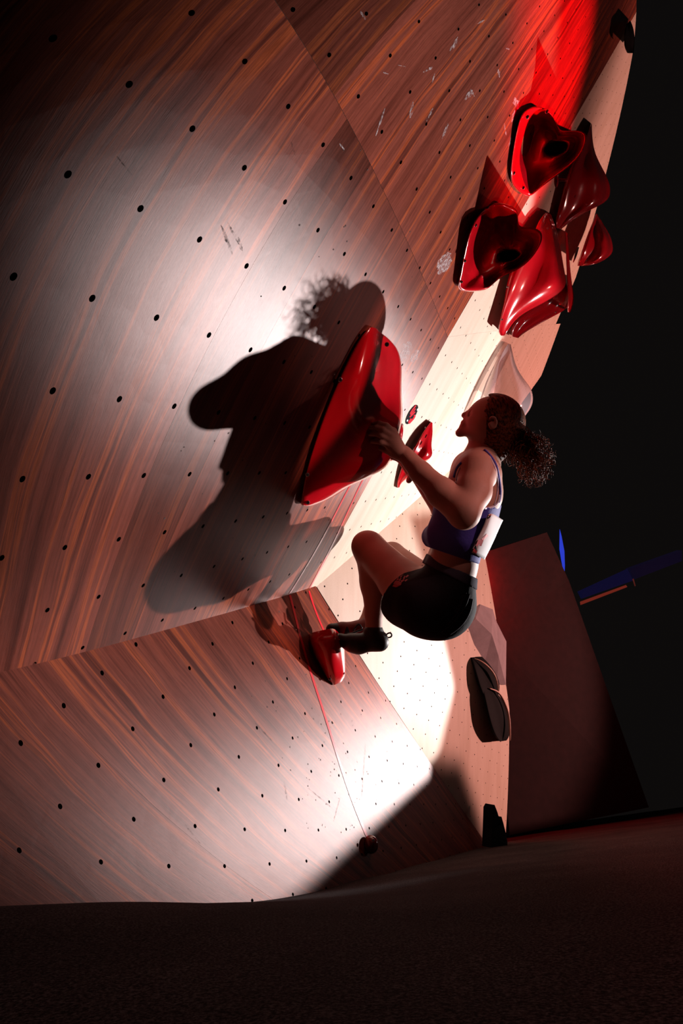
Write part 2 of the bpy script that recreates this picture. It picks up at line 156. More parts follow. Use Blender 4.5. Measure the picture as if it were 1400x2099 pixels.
SURF_B = ([-8.0, -5.0, -3.0, -1.0, 1.0, 3.0, 6.0, 10.0, 14.0, 19.0, 26.0, 34.0], [-26.0, -20.0, -15.0, -11.0, -8.0, -5.0, -2.0, 1.0, 4.0, 8.0, 12.0, 16.0, 20.0],
[[[0.426,2.001,2.886],[0.265,1.927,2.451],[0.127,1.877,2.085],[0.013,1.845,1.788],[-0.075,1.825,1.563],[-0.162,1.806,1.336],[-0.248,1.787,1.109],[-0.33,1.767,0.888],[-0.407,1.747,0.678],[-0.497,1.728,0.426],[-0.577,1.731,0.213],[-0.652,1.769,0.036],[-0.73,1.846,-0.116]],[[0.627,2.286,2.822],[0.467,2.223,2.383],[0.33,2.181,2.012],[0.216,2.153,1.711],[0.129,2.134,1.484],[0.042,2.116,1.257],[-0.045,2.096,1.033],[-0.13,2.075,0.816],[-0.211,2.053,0.611],[-0.31,2.032,0.364],[-0.401,2.029,0.152],[-0.485,2.057,-0.027],[-0.568,2.12,-0.183]],[[0.761,2.483,2.777],[0.602,2.425,2.334],[0.464,2.387,1.961],[0.351,2.36,1.659],[0.264,2.341,1.432],[0.176,2.321,1.207],[0.089,2.301,0.986],[0.002,2.279,0.773],[-0.081,2.258,0.572],[-0.185,2.237,0.33],[-0.281,2.234,0.119],[-0.371,2.257,-0.062],[-0.458,2.314,-0.22]],[[0.895,2.684,2.73],[0.736,2.63,2.284],[0.598,2.593,1.91],[0.484,2.566,1.608],[0.396,2.547,1.383],[0.308,2.526,1.16],[0.22,2.505,0.943],[0.133,2.484,0.734],[0.048,2.464,0.538],[-0.06,2.444,0.3],[-0.161,2.441,0.09],[-0.256,2.462,-0.092],[-0.346,2.513,-0.253]],[[1.028,2.887,2.682],[0.867,2.836,2.235],[0.729,2.799,1.859],[0.614,2.772,1.559],[0.526,2.752,1.336],[0.438,2.731,1.117],[0.349,2.71,0.904],[0.261,2.689,0.7],[0.174,2.67,0.508],[0.064,2.653,0.273],[-0.041,2.65,0.065],[-0.14,2.671,-0.118],[-0.234,2.718,-0.282]],[[1.159,3.092,2.633],[0.997,3.043,2.186],[0.857,3.006,1.811],[0.742,2.979,1.514],[0.654,2.958,1.293],[0.564,2.937,1.078],[0.475,2.916,0.869],[0.386,2.896,0.669],[0.298,2.878,0.481],[0.186,2.863,0.25],[0.079,2.862,0.043],[-0.023,2.881,-0.142],[-0.12,2.925,-0.308]],[[1.351,3.401,2.562],[1.188,3.353,2.115],[1.046,3.317,1.744],[0.929,3.288,1.451],[0.84,3.267,1.236],[0.75,3.247,1.026],[0.66,3.226,0.823],[0.57,3.208,0.629],[0.482,3.193,0.446],[0.367,3.181,0.219],[0.256,3.182,0.014],[0.151,3.201,-0.173],[0.05,3.242,-0.342]],[[1.602,3.816,2.472],[1.435,3.769,2.029],[1.291,3.732,1.665],[1.172,3.704,1.379],[1.082,3.683,1.17],[0.991,3.663,0.967],[0.901,3.645,0.772],[0.81,3.63,0.584],[0.721,3.617,0.406],[0.604,3.609,0.184],[0.491,3.613,-0.02],[0.383,3.633,-0.208],[0.279,3.67,-0.381]],[[1.847,4.233,2.389],[1.676,4.186,1.952],[1.53,4.15,1.596],[1.41,4.123,1.318],[1.319,4.103,1.115],[1.228,4.085,0.918],[1.137,4.069,0.728],[1.046,4.056,0.546],[0.956,4.047,0.372],[0.839,4.042,0.154],[0.724,4.049,-0.05],[0.614,4.069,-0.239],[0.507,4.104,-0.414]],[[2.146,4.757,2.296],[1.971,4.712,1.869],[1.822,4.677,1.522],[1.702,4.651,1.253],[1.61,4.634,1.057],[1.519,4.618,0.866],[1.427,4.605,0.682],[1.337,4.595,0.505],[1.247,4.589,0.335],[1.129,4.588,0.12],[1.013,4.597,-0.083],[0.901,4.618,-0.273],[0.792,4.652,-0.451]],[[2.554,5.496,2.184],[2.377,5.454,1.77],[2.226,5.423,1.436],[2.104,5.401,1.178],[2.013,5.386,0.989],[1.921,5.374,0.806],[1.83,5.364,0.628],[1.739,5.358,0.456],[1.649,5.355,0.29],[1.531,5.358,0.078],[1.415,5.37,-0.124],[1.302,5.392,-0.315],[1.191,5.425,-0.497]],[[3.014,6.35,2.077],[2.833,6.312,1.678],[2.682,6.286,1.356],[2.56,6.267,1.107],[2.468,6.256,0.925],[2.377,6.247,0.747],[2.286,6.241,0.575],[2.196,6.238,0.407],[2.106,6.239,0.244],[1.988,6.245,0.034],[1.872,6.26,-0.166],[1.758,6.282,-0.359],[1.646,6.314,-0.543]]])


# ------------------------------------------------------------------ the curved wall surfaces (metres, world coordinates)
def _spline_weights(kn, x):
    kn = np.array(kn, float); n = len(kn); h = np.diff(kn)
    A = np.zeros((n, n)); B = np.zeros((n, n))
    A[0, 0] = A[-1, -1] = 1
    for i in range(1, n - 1):
        A[i, i - 1] = h[i - 1]; A[i, i] = 2 * (h[i - 1] + h[i]); A[i, i + 1] = h[i]
        B[i, i - 1] = 6 / h[i - 1]; B[i, i + 1] = 6 / h[i]; B[i, i] = -6 / h[i - 1] - 6 / h[i]
    S = np.linalg.solve(A, B)
    x = np.clip(np.asarray(x, float), kn[0], kn[-1])
    k = np.clip(np.searchsorted(kn, x) - 1, 0, n - 2)
    hh = h[k]; a = (kn[k + 1] - x) / hh; b = (x - kn[k]) / hh
    I = np.eye(n)
    return (a[:, None] * I[k] + b[:, None] * I[k + 1]
            + ((a ** 3 - a) * hh ** 2 / 6)[:, None] * S[k] + ((b ** 3 - b) * hh ** 2 / 6)[:, None] * S[k + 1])


class Surf:
    def __init__(self, data):
        self.ku, self.kv, g = data
        self.g = np.array(g, float)

    def __call__(self, u, v):
        wu = _spline_weights(self.ku, np.atleast_1d(u)); wv = _spline_weights(self.kv, np.atleast_1d(v))
        return np.einsum('ni,ijk,nj->nk', wu, self.g, wv)

    def normal(self, u, v):
        e = 0.05
        a = self(np.atleast_1d(u) + e, v) - self(np.atleast_1d(u) - e, v)
        b = self(u, np.atleast_1d(v) + e) - self(u, np.atleast_1d(v) - e)
        n = np.cross(a, b); n /= np.linalg.norm(n, axis=1)[:, None]
        p = self(u, v)
        s = np.sign(np.einsum('nk,nk->n', n, CAM - p))
        s[s == 0] = 1
        return n * s[:, None]

    def param(self, px, py):
        """lattice coordinates of the wall point seen at a pixel"""
        r = ray(px, py)
        if not hasattr(self, 'tab'):
            uu, vv = np.meshgrid(np.linspace(self.ku[0], self.ku[-1], 90), np.linspace(self.kv[0], self.kv[-1], 90), indexing='ij')
            self.tab = (uu.ravel(), vv.ravel(), self(uu.ravel(), vv.ravel()) - CAM)
        U, V, P = self.tab
        d = P / np.linalg.norm(P, axis=1)[:, None]
        k = np.argmax(d @ r)
        u, v = float(U[k]), float(V[k])
        a = np.cross(r, [0, 0, 1.0]); a /= np.linalg.norm(a); b = np.cross(r, a)
        for _ in range(25):
            e = 0.02
            p = (self([u, u + e, u], [v, v, v + e]) - CAM)
            f = np.array([p @ a / (p @ r), p @ b / (p @ r)])
            J = np.array([f[:, 1] - f[:, 0], f[:, 2] - f[:, 0]]).T / e
            try: s = np.linalg.solve(J, -f[:, 0])
            except np.linalg.LinAlgError: break
            s = np.clip(s, -2, 2); u += s[0]; v += s[1]
            if abs(s).max() < 1e-5: break
        return u, v

    def rng(self, px, py):
        u, v = self.param(px, py)
        return float(np.linalg.norm(self(u, v)[0] - CAM))


def ray(px, py):
    c = np.array([(px - 700) / FPX, (py - 1049.5) / FPX, 1.0])
    w = C2W @ c
    return w / np.linalg.norm(w)


def at(px, py, dist):
    """world point seen at photograph pixel (px, py), dist metres from the camera"""
    return CAM + ray(px, py) * dist


U_, L_, B_ = Surf(SURF_U), Surf(SURF_L), Surf(SURF_B)
PITCH = 0.13


# ------------------------------------------------------------------ object helpers
def link(o, parent=None):
    COL.objects.link(o)
    if parent is not None:
        o.parent = parent
    return o


def mesh_obj(name, verts, faces, mat, parent=None, smooth=False, uv=None, mats=None, mi=None):
    me = bpy.data.meshes.new(name)
    me.from_pydata([tuple(map(float, v)) for v in verts], [], [tuple(map(int, f)) for f in faces])
    for m_ in (mats or [mat]): me.materials.append(m_)
    if mi is not None: me.polygons.foreach_set('material_index', np.asarray(mi, dtype=np.int32))
    if smooth: me.polygons.foreach_set('use_smooth', [True] * len(me.polygons))
    me.update()
    return link(bpy.data.objects.new(name, me), parent)


def empty(name, loc):
    o = bpy.data.objects.new(name, None); o.location = tuple(map(float, loc)); o.empty_display_size = 0.05
    return link(o)


def adopt(child, parent):
    """parent while keeping the child's world place (parents are only translated)"""
    child.parent = parent
    child.location = Vector(child.location) - parent.location
    return child


def tag(o, label=None, cat=None, group=None, kind=None):
    if label: o['label'] = label
    if cat: o['category'] = cat
    if group: o['group'] = group
    if kind: o['kind'] = kind
    return o


# ------------------------------------------------------------------ materials
def new_mat(name):
    m = bpy.data.materials.new(name); m.use_nodes = True
    nt = m.node_tree
    return m, nt, nt.nodes['Principled BSDF']


def N(nt, typ, **kw):
    n = nt.nodes.new(typ)
    for k, v in kw.items():
        if k in ('op',): n.operation = v
        elif hasattr(n, k) and k not in n.inputs: setattr(n, k, v)
    return n


def ramp(nt, fac, stops):
    r = nt.nodes.new('ShaderNodeValToRGB')
    e = r.color_ramp.elements
    while len(e) < len(stops): e.new(0.5)
    for el, (p, c) in zip(e, stops):
        el.position = p; el.color = (*c, 1) if len(c) == 3 else c
    nt.links.new(fac, r.inputs[0])
    return r.outputs[0]


def noise_node(nt, vec, scale, detail=4, rough=0.55, dist=0.0):
    n = nt.nodes.new('ShaderNodeTexNoise')
    n.inputs['Scale'].default_value = scale; n.inputs['Detail'].default_value = detail
    n.inputs['Roughness'].default_value = rough; n.inputs['Distortion'].default_value = dist
    if vec is not None: nt.links.new(vec, n.inputs['Vector'])
    return n.outputs['Fac']


def mix(nt, fac, a, b, mode='MIX'):
    n = nt.nodes.new('ShaderNodeMix'); n.data_type = 'RGBA'; n.blend_type = mode
    for sock, v in ((n.inputs[0], fac), (n.inputs[6], a), (n.inputs[7], b)):
        if isinstance(v, (int, float)): sock.default_value = v
        elif isinstance(v, tuple): sock.default_value = (*v, 1) if len(v) == 3 else v
        else: nt.links.new(v, sock)
    return n.outputs[2]


def mapping(nt, vec, scale=(1, 1, 1), loc=(0, 0, 0), rot=(0, 0, 0)):
    n = nt.nodes.new('ShaderNodeMapping')
    n.inputs['Scale'].default_value = scale; n.inputs['Location'].default_value = loc; n.inputs['Rotation'].default_value = rot
    nt.links.new(vec, n.inputs[0])
    return n.outputs[0]


WOOD_ROUGH, WOOD_GLOSS = 0.39, 0.66


def walnut(name, seed, tone=1.0, warm=0.5, rough=None, gloss=None):
    """walnut veneer, grain along the v coordinate of the UV map (metres)"""
    m, nt, p = new_mat(name)
    tc = nt.nodes.new('ShaderNodeUVMap').outputs[0]
    wob = noise_node(nt, mapping(nt, tc, (2.2, 0.8, 1), (seed, seed * 2, 0)), 1.6, 3)
    add = nt.nodes.new('ShaderNodeVectorMath'); add.operation = 'MULTIPLY_ADD'
    comb = nt.nodes.new('ShaderNodeCombineXYZ'); nt.links.new(wob, comb.inputs[0])
    nt.links.new(comb.outputs[0], add.inputs[0]); add.inputs[1].default_value = (0.055, 0, 0); nt.links.new(tc, add.inputs[2])
    v = add.outputs[0]
    bands = noise_node(nt, mapping(nt, v, (12, 0.22, 1), (seed * 3.1, seed, 0)), 1.7, 5, 0.62)
    fine = noise_node(nt, mapping(nt, v, (60, 1.3, 1), (seed, 0, 0)), 3.0, 5, 0.7)
    pore = noise_node(nt, mapping(nt, v, (260, 9, 1), (0, seed, 0)), 3.0, 3, 0.6)
    dk = (0.11 * tone, 0.026 * tone, 0.018 * tone)
    md = (0.23 * tone, 0.056 * tone, 0.037 * tone)
    br = (0.48 * tone, (0.115 - 0.02 * warm) * tone, (0.048 - 0.015 * warm) * tone)
    c = ramp(nt, bands, [(0.30, dk), (0.44, md), (0.53, (0.27 * tone, 0.068 * tone, 0.045 * tone)), (0.57, br), (0.61, md), (0.68, dk), (0.78, br)])
    f2 = ramp(nt, fine, [(0.30, (0.45, 0.42, 0.42)), (0.55, (1, 1, 1)), (0.75, (1.25, 1.12, 1.0))])
    c = mix(nt, 0.85, c, f2, 'MULTIPLY')
    f3 = ramp(nt, pore, [(0.36, (0.55, 0.5, 0.5)), (0.5, (1, 1, 1))])
    c = mix(nt, 0.5, c, f3, 'MULTIPLY')
    nt.links.new(c, p.inputs['Base Color'])
    p.inputs['Roughness'].default_value = 0.9; p.inputs['Specular IOR Level'].default_value = 0.0
    bmp = nt.nodes.new('ShaderNodeBump'); bmp.inputs['Strength'].default_value = 0.12; bmp.inputs['Distance'].default_value = 0.002
    nt.links.new(pore, bmp.inputs['Height']); nt.links.new(bmp.outputs[0], p.inputs['Normal'])
    gl = nt.nodes.new('ShaderNodeBsdfGlossy'); gl.distribution = 'BECKMANN'; gl.inputs['Roughness'].default_value = rough or WOOD_ROUGH
    gl.inputs['Color'].default_value = (1, 0.90, 0.89, 1)
    nt.links.new(bmp.outputs[0], gl.inputs['Normal'])
    fr = nt.nodes.new('ShaderNodeFresnel'); fr.inputs['IOR'].default_value = 1.5
    mu = nt.nodes.new('ShaderNodeMath'); mu.operation = 'MULTIPLY'; mu.inputs[1].default_value = gloss or WOOD_GLOSS
    nt.links.new(fr.outputs[0], mu.inputs[0])
    ms = nt.nodes.new('ShaderNodeMixShader')
    nt.links.new(mu.outputs[0], ms.inputs[0]); nt.links.new(p.outputs[0], ms.inputs[1]); nt.links.new(gl.outputs[0], ms.inputs[2])
    nt.links.new(ms.outputs[0], nt.nodes['Material Output'].inputs['Surface'])
    return m


def birch(name, seed):
    m, nt, p = new_mat(name)
    tc = nt.nodes.new('ShaderNodeUVMap').outputs[0]
    a = noise_node(nt, mapping(nt, tc, (5, 0.7, 1), (seed, 0, 0)), 2.0, 4, 0.6)
    b = noise_node(nt, mapping(nt, tc, (90, 40, 1)), 4.0, 3, 0.7)
    c = ramp(nt, a, [(0.3, (0.62, 0.47, 0.35)), (0.6, (0.73, 0.58, 0.46)), (0.8, (0.68, 0.53, 0.41))])
    c = mix(nt, 0.35, c, ramp(nt, b, [(0.35, (0.75, 0.7, 0.68)), (0.6, (1, 1, 1))]), 'MULTIPLY')
    nt.links.new(c, p.inputs['Base Color'])
    p.inputs['Roughness'].default_value = 0.55
    p.inputs['Specular IOR Level'].default_value = 0.3
    return m


def plain(name, col, rough=0.5, spec=0.5, metal=0.0, coat=0.0, coat_rough=0.05, bump=0.0, bscale=200, var=0.0):
    m, nt, p = new_mat(name)
    p.inputs['Base Color'].default_value = (*col, 1)
    p.inputs['Roughness'].default_value = rough
    p.inputs['Specular IOR Level'].default_value = spec
    p.inputs['Metallic'].default_value = metal
    p.inputs['Coat Weight'].default_value = coat; p.inputs['Coat Roughness'].default_value = coat_rough
    tc = nt.nodes.new('ShaderNodeTexCoord').outputs['Object']
    if var:
        n = noise_node(nt, tc, 14, 4)
        lo = tuple(x * (1 - var) for x in col); hi = tuple(min(1, x * (1 + var)) for x in col)
        nt.links.new(ramp(nt, n, [(0.3, lo), (0.7, hi)]), p.inputs['Base Color'])
    if bump:
        n = noise_node(nt, tc, bscale, 3)
        b = nt.nodes.new('ShaderNodeBump'); b.inputs['Strength'].default_value = bump; b.inputs['Distance'].default_value = 0.003
        nt.links.new(n, b.inputs['Height']); nt.links.new(b.outputs[0], p.inputs['Normal'])
    return m


M_HOLE = plain('bolt_hole_black', (0.004, 0.004, 0.004), 0.6, 0.2)
M_EDGE = plain('plywood_edge', (0.10, 0.06, 0.045), 0.7)


# ------------------------------------------------------------------ panels with real bolt holes
def clip_convex(bm, poly):
    n = len(poly)
    cx = sum(p[0] for p in poly) / n; cy = sum(p[1] for p in poly) / n
    for k in range(n):
        a = Vector((*poly[k], 0)); b = Vector((*poly[(k + 1) % n], 0))
        d = b - a; nn = Vector((d.y, -d.x, 0)).normalized()
        if nn.dot(Vector((cx, cy, 0)) - a) > 0: nn = -nn
        bmesh.ops.bisect_plane(bm, geom=bm.verts[:] + bm.edges[:] + bm.faces[:], dist=1e-5, plane_co=a, plane_no=nn,
                               clear_outer=True, clear_inner=False)


def panel(name, surf, poly, mat, parent, hole=0.0052, cell=(1.0, 1.0), off=(0.0, 0.0), grain=(0.0, 1.0), seed=0.0,
          gap=0.004, sides=12, proud=0.0):
    """one plywood panel: polygon in lattice units, a drilled hole at every lattice point"""
    cxp = sum(p[0] for p in poly) / len(poly); cyp = sum(p[1] for p in poly) / len(poly)
    sh = []
    for x, y in poly:                                   # tiny joint between neighbouring panels
        d = math.hypot(x - cxp, y - cyp); s = 1 - gap / d * 1.0
        sh.append((cxp + (x - cxp) * s, cyp + (y - cyp) * s))
    poly = sh
    xs = [p[0] for p in poly]; ys = [p[1] for p in poly]
    V, F, MI = [], [], []
    ru, rv = hole / (PITCH * cell[0]), hole / (PITCH * cell[1])
    ang = [2 * math.pi * (k + 0.5) / sides for k in range(sides)]

    def sq(t):
        c, s = math.cos(t), math.sin(t); m_ = max(abs(c), abs(s)); return 0.5 * c / m_, 0.5 * s / m_
    for i in range(math.floor(min(xs) - off[0] - .5), math.ceil(max(xs) - off[0] + .5) + 1):
        for j in range(math.floor(min(ys) - off[1] - .5), math.ceil(max(ys) - off[1] + .5) + 1):
            base = len(V); cx, cy = i + off[0], j + off[1]
            if min(xs) - .8 > cx or cx > max(xs) + .8 or min(ys) - .8 > cy or cy > max(ys) + .8: continue
            rings = []
            for t in ang:
                c, s = math.cos(t), math.sin(t)
                rings.append([(cx + ru * c, cy + rv * s, -0.12), (cx + ru * c, cy + rv * s, 0.0),
                              (cx + 0.22 * c, cy + 0.22 * s, 0.0)])
            for r_ in range(3):
                for k in range(sides): V.append(rings[k][r_])
            V += [(cx + .5, cy + .5, 0), (cx - .5, cy + .5, 0), (cx - .5, cy - .5, 0), (cx + .5, cy - .5, 0),
                  (cx + .5, cy, 0), (cx, cy + .5, 0), (cx - .5, cy, 0), (cx, cy - .5, 0)]
            F.append([base + k for k in range(sides)]); MI.append(1)
            for r_ in range(2):
                for k in range(sides):
                    k2 = (k + 1) % sides
                    F.append([base + r_ * sides + k, base + r_ * sides + k2, base + (r_ + 1) * sides + k2, base + (r_ + 1) * sides + k])
                    MI.append(1 if r_ == 0 else 0)
            o3 = base + 3 * sides; R = base + 2 * sides; q = sides // 4
            E, Nn, Wt, S_ = o3 + 4, o3 + 5, o3 + 6, o3 + 7
            # four corner fans; sides is a multiple of 4 and the ring starts half a step after east
            ringv = [R + k for k in range(sides)]
            for qi, (a_, corner, b_) in enumerate(((E, o3, Nn), (Nn, o3 + 1, Wt), (Wt, o3 + 2, S_), (S_, o3 + 3, E))):
                rv_ = ringv[qi * q:(qi + 1) * q]
                h = len(rv_) // 2
                F.append([a_, corner] + [rv_[h]] + rv_[:h][::-1]); MI.append(0)
                F.append([corner, b_] + rv_[h:][::-1]); MI.append(0)
                nx = ringv[((qi + 1) * q) % sides]
                F.append([b_, nx, rv_[-1]]); MI.append(0)
    me = bpy.data.meshes.new(name)
    me.from_pydata(V, [], F)
    me.polygons.foreach_set('material_index', np.array(MI, dtype=np.int32))
    bm = bmesh.new(); bm.from_mesh(me)
    bmesh.ops.remove_doubles(bm, verts=[v for v in bm.verts if abs(abs((v.co.x - off[0]) % 1) - .5) < 1e-4 or abs(abs((v.co.y - off[1]) % 1) - .5) < 1e-4], dist=1e-4)
    clip_convex(bm, poly)
    # panel edge: the border is folded back
    be = [e for e in bm.edges if len(e.link_faces) == 1 and e.link_faces[0].material_index == 0]
    r_ = bmesh.ops.extrude_edge_only(bm, edges=be)
    for v in r_['geom']:
        if isinstance(v, bmesh.types.BMVert): v.co.z = -0.1
    for f in r_['geom']:
        if isinstance(f, bmesh.types.BMFace): f.material_index = 2
    # every face looks out of the wall
    um, vm = sum(xs) / len(xs), sum(ys) / len(ys)
    e_ = surf([um + .1, um, um], [vm, vm + .1, vm]); hand = np.cross(e_[0] - e_[2], e_[1] - e_[2]) @ surf.normal([um], [vm])[0]
    bm.normal_update()
    for f in bm.faces:
        if abs(f.normal.z) > .5 and f.normal.z * hand < 0: f.normal_flip()
    uvl = bm.loops.layers.uv.new('UVMap')
    gl = math.hypot(*grain); gx, gy = grain[0] / gl, grain[1] / gl
    for f in bm.faces:
        for lp in f.loops:
            x, y = lp.vert.co.x * cell[0] * PITCH, lp.vert.co.y * cell[1] * PITCH
            lp[uvl].uv = (x * gy - y * gx + seed * 3.7, x * gx + y * gy + seed * 1.3)
    bm.to_mesh(me); bm.free()
    co = np.empty(len(me.vertices) * 3); me.vertices.foreach_get('co', co); co = co.reshape(-1, 3)
    P = surf(co[:, 0], co[:, 1]); Nn_ = surf.normal(co[:, 0], co[:, 1])
    P = P + Nn_ * (co[:, 2] * PITCH + proud)[:, None]
    me.vertices.foreach_set('co', P.ravel())
    me.materials.append(mat); me.materials.append(M_HOLE); me.materials.append(M_EDGE)
    sm = np.zeros(len(me.polygons), dtype=bool)
    me.polygons.foreach_set('use_smooth', sm)
    me.update()
    return link(bpy.data.objects.new(name, me), parent)


# ------------------------------------------------------------------ the climbing wall
def S_line(i): return 3.97 - 0.124 * i                     # the long joint across the upper wall


W1 = [walnut('walnut_a', 1.3, 1.0, .5), walnut('walnut_b', 4.1, .52, 0), walnut('walnut_c', 7.7, 1.12, 1.0), walnut('walnut_d', 11.2, .78, .2)]
BI = [birch('birch_a', 2.0), birch('birch_b', 6.0)]
upper = empty('wall_upper', (0, 0, 0)); tag(upper, kind='structure')
lower = empty('wall_lower', (0, 0, 0)); tag(lower, kind='structure')
side = empty('wall_side', (0, 0, 0)); tag(side, kind='structure')
HB = lambda i: -5.28 - 0.09 * (i - 1.33)                     # where the upper wall meets the lower one


def uq(i0, i1, top=None, bot=None):
    b0, b1 = (HB(i0) - .05, HB(i1) - .05) if bot is None else (S_line(i0), S_line(i1))
    t0, t1 = (S_line(i0), S_line(i1)) if top is None else (top, top)
    return [(i0, b0), (i1, b1), (i1, t1), (i0, t0)]


for k, (a, b, m_) in enumerate([(-4.5, 3.1, W1[0]), (3.1, 4.25, W1[1]), (4.25, 9.0, W1[3]), (9.0, 12.3, W1[0])]):
    panel('panel', U_, uq(a, b), m_, upper, seed=k + 1.7)
for k, (a, b, m_) in enumerate([(-4.5, 2.58, W1[1]), (2.58, 6.1, W1[2]), (6.1, 9.0, W1[0]), (9.0, 12.3, W1[2])]):
    q_ = uq(a, b, top=24.5, bot=1)
    if b == 12.3: q_[2] = (14.5, 24.5)
    panel('panel', U_, q_, m_, upper, seed=k + 5.2)
# pale birch panels of the upper wall, right up to its outer edge
panel('panel', U_, [(12.3, -6.4), (18.39, -4.35), (25.9, -1.7), (35, 1.4), (41.8, 7.4), (37, 11.1), (12.3, 2.45)], BI[0], upper, seed=3, sides=8)
panel('panel', U_, [(12.3, 2.45), (37, 11.1), (32.9, 13.8), (30.6, 19.6), (24.8, 22.9), (14.5, 24.5)], BI[1], upper, seed=4, sides=8)

# lower wall: walnut; grain and joints run along (1, -0.285)
G = (1.0, -0.285)
LJ = lambda u: 3.52 - 0.285 * (u + 0.0) + 0.02            # the dark joint
LB_ = lambda u: -5.82 - 0.288 * (u - 0.16)                   # border to the pale side wall
seamL = lambda u: 4.77 - (u + 2.89) * (10.6 / 3.05)           # meets the upper wall
panel('panel', L_, [(-2.85, LJ(-2.85)), (16.0, LJ(16.0)), (16.0, LB_(16.0)), (-0.1, -5.74)], walnut('walnut_e', 15.0, .95, .3, .43, .42), lower, grain=G, seed=9)
panel('panel', L_, [(-4.5, 9.3), (-2.85, LJ(-2.85)), (16.0, LJ(16.0)), (4.0, 6.9)], walnut('walnut_f', 19.0, .9, .6, .43, .38), lower, grain=G, seed=12)
# side wall: pale birch, between the border, the hinge and its free right edge
panel('panel', B_, [(-6.6, -1.9), (13.4, 12.1), (17.2, 10.9), (10.6, -2.0), (9.0, -8.0), (4.6, -25.0), (0.7, -20.3), (-3.45, -9.9)], BI[0], side,
      cell=(0.973, 0.627), hole=0.0045, grain=(0.4, 1), seed=2, sides=8)


# landing mat: soft vinyl, rising towards the near left, its weave as fine relief
def mat_z(x, y):
    z = 0.045 + 0.078 * math.exp(-(((x + .60) / .50) ** 2 + ((y - .70) / .50) ** 2))
    z += 0.0022 * math.sin(9 * x + 5 * y + 2 * math.sin(3 * y)) + 0.0035 * noise.noise(Vector((x * 1.6, y * 1.6, 3.1)))
    w = 0.5 + 0.5 * math.sin(26 * (y + 0.35 * x) + 3.0 * noise.noise(Vector((x * 2.2, y * 1.1, 0))))
    return z + 0.0012 * w * math.exp(-((y - .8) / .6) ** 2)


xs = np.concatenate([np.linspace(-1.6, -1.0, 8)[:-1], np.linspace(-1.0, 0.9, 110), np.linspace(0.9, 9, 40)[1:]])
ys = np.concatenate([np.linspace(-0.6, 0.2, 10)[:-1], np.linspace(0.2, 2.2, 120), np.linspace(2.2, 14, 40)[1:]])
V = [(x, y, mat_z(x, y)) for x in xs for y in ys]
ny = len(ys)
F = [(i * ny + j, (i + 1) * ny + j, (i + 1) * ny + j + 1, i * ny + j + 1) for i in range(len(xs) - 1) for j in range(ny - 1)]
m, nt, p = new_mat('mat_vinyl')
tc = nt.nodes.new('ShaderNodeTexCoord').outputs['Object']
nn = noise_node(nt, tc, 420, 3, .7); n2 = noise_node(nt, tc, 3.0, 4)
nt.links.new(mix(nt, 1.0, ramp(nt, nn, [(.42, (.012, .010, .010)), (.72, (.20, .165, .165))]), ramp(nt, n2, [(.3, (.5,) * 3), (.7, (1,) * 3)]), 'MULTIPLY'), p.inputs['Base Color'])
p.inputs['Roughness'].default_value = .95; p.inputs['Specular IOR Level'].default_value = .04
bb = nt.nodes.new('ShaderNodeBump'); bb.inputs['Strength'].default_value = .5; bb.inputs['Distance'].default_value = .002
nt.links.new(nn, bb.inputs['Height']); nt.links.new(bb.outputs[0], p.inputs['Normal'])
fl = mesh_obj('floor', V, F, m, smooth=True); tag(fl, kind='structure')


# ------------------------------------------------------------------ climbing holds
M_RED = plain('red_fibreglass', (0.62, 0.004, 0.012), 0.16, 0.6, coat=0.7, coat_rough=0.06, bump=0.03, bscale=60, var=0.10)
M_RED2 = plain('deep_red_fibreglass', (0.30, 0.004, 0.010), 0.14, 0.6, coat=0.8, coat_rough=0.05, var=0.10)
M_BOLT = plain('steel_bolt', (0.55, 0.55, 0.58), 0.3, 0.5, metal=1.0)
M_BLACK = plain('black_rubber', (0.012, 0.011, 0.012), 0.75, 0.15, var=.3)
M_CHALK = plain('chalk', (0.8, 0.78, 0.8), 0.95, 0.1)


def resample(rows, nu, nv, closed=False):
    A = np.array(rows, float)                        # rows x cols x 3
    r, c = A.shape[:2]
    wu = _spline_weights(np.arange(r), np.linspace(0, r - 1, nu))
    if closed:
        A = np.concatenate([A[:, -3:], A, A[:, :4]], axis=1)
        wv = _spline_weights(np.arange(A.shape[1]), np.linspace(3, 3 + c, nv, endpoint=False))
    else:
        wv = _spline_weights(np.arange(c), np.linspace(0, c - 1, nv))
    return np.einsum('ai,ijk,bj->abk', wu, A, wv)


def grid_mesh(name, G, mat, parent=None, closed=False, cap=False, thick=0.0):
    a, b = G.shape[:2]
    V = list(G.reshape(-1, 3)); F = []
    for i in range(a - 1):
        for j in range(b if closed else b - 1):
            j2 = (j + 1) % b
            F.append((i * b + j, i * b + j2, (i + 1) * b + j2, (i + 1) * b + j))
    if cap: F.append(tuple(range((a - 1) * b, a * b)))
    o = mesh_obj(name, V, F, mat, parent, smooth=True)
    bm = bmesh.new(); bm.from_mesh(o.data); bmesh.ops.recalc_face_normals(bm, faces=bm.faces); bm.to_mesh(o.data); bm.free()
    if thick:
        m_ = o.modifiers.new('thickness', 'SOLIDIFY'); m_.thickness = thick; m_.offset = 0
    return o


def hold(label, name='climbing_hold', base=None, group=None):
    o = empty(name, base)
    tag(o, label, 'climbing hold', group)
    return o


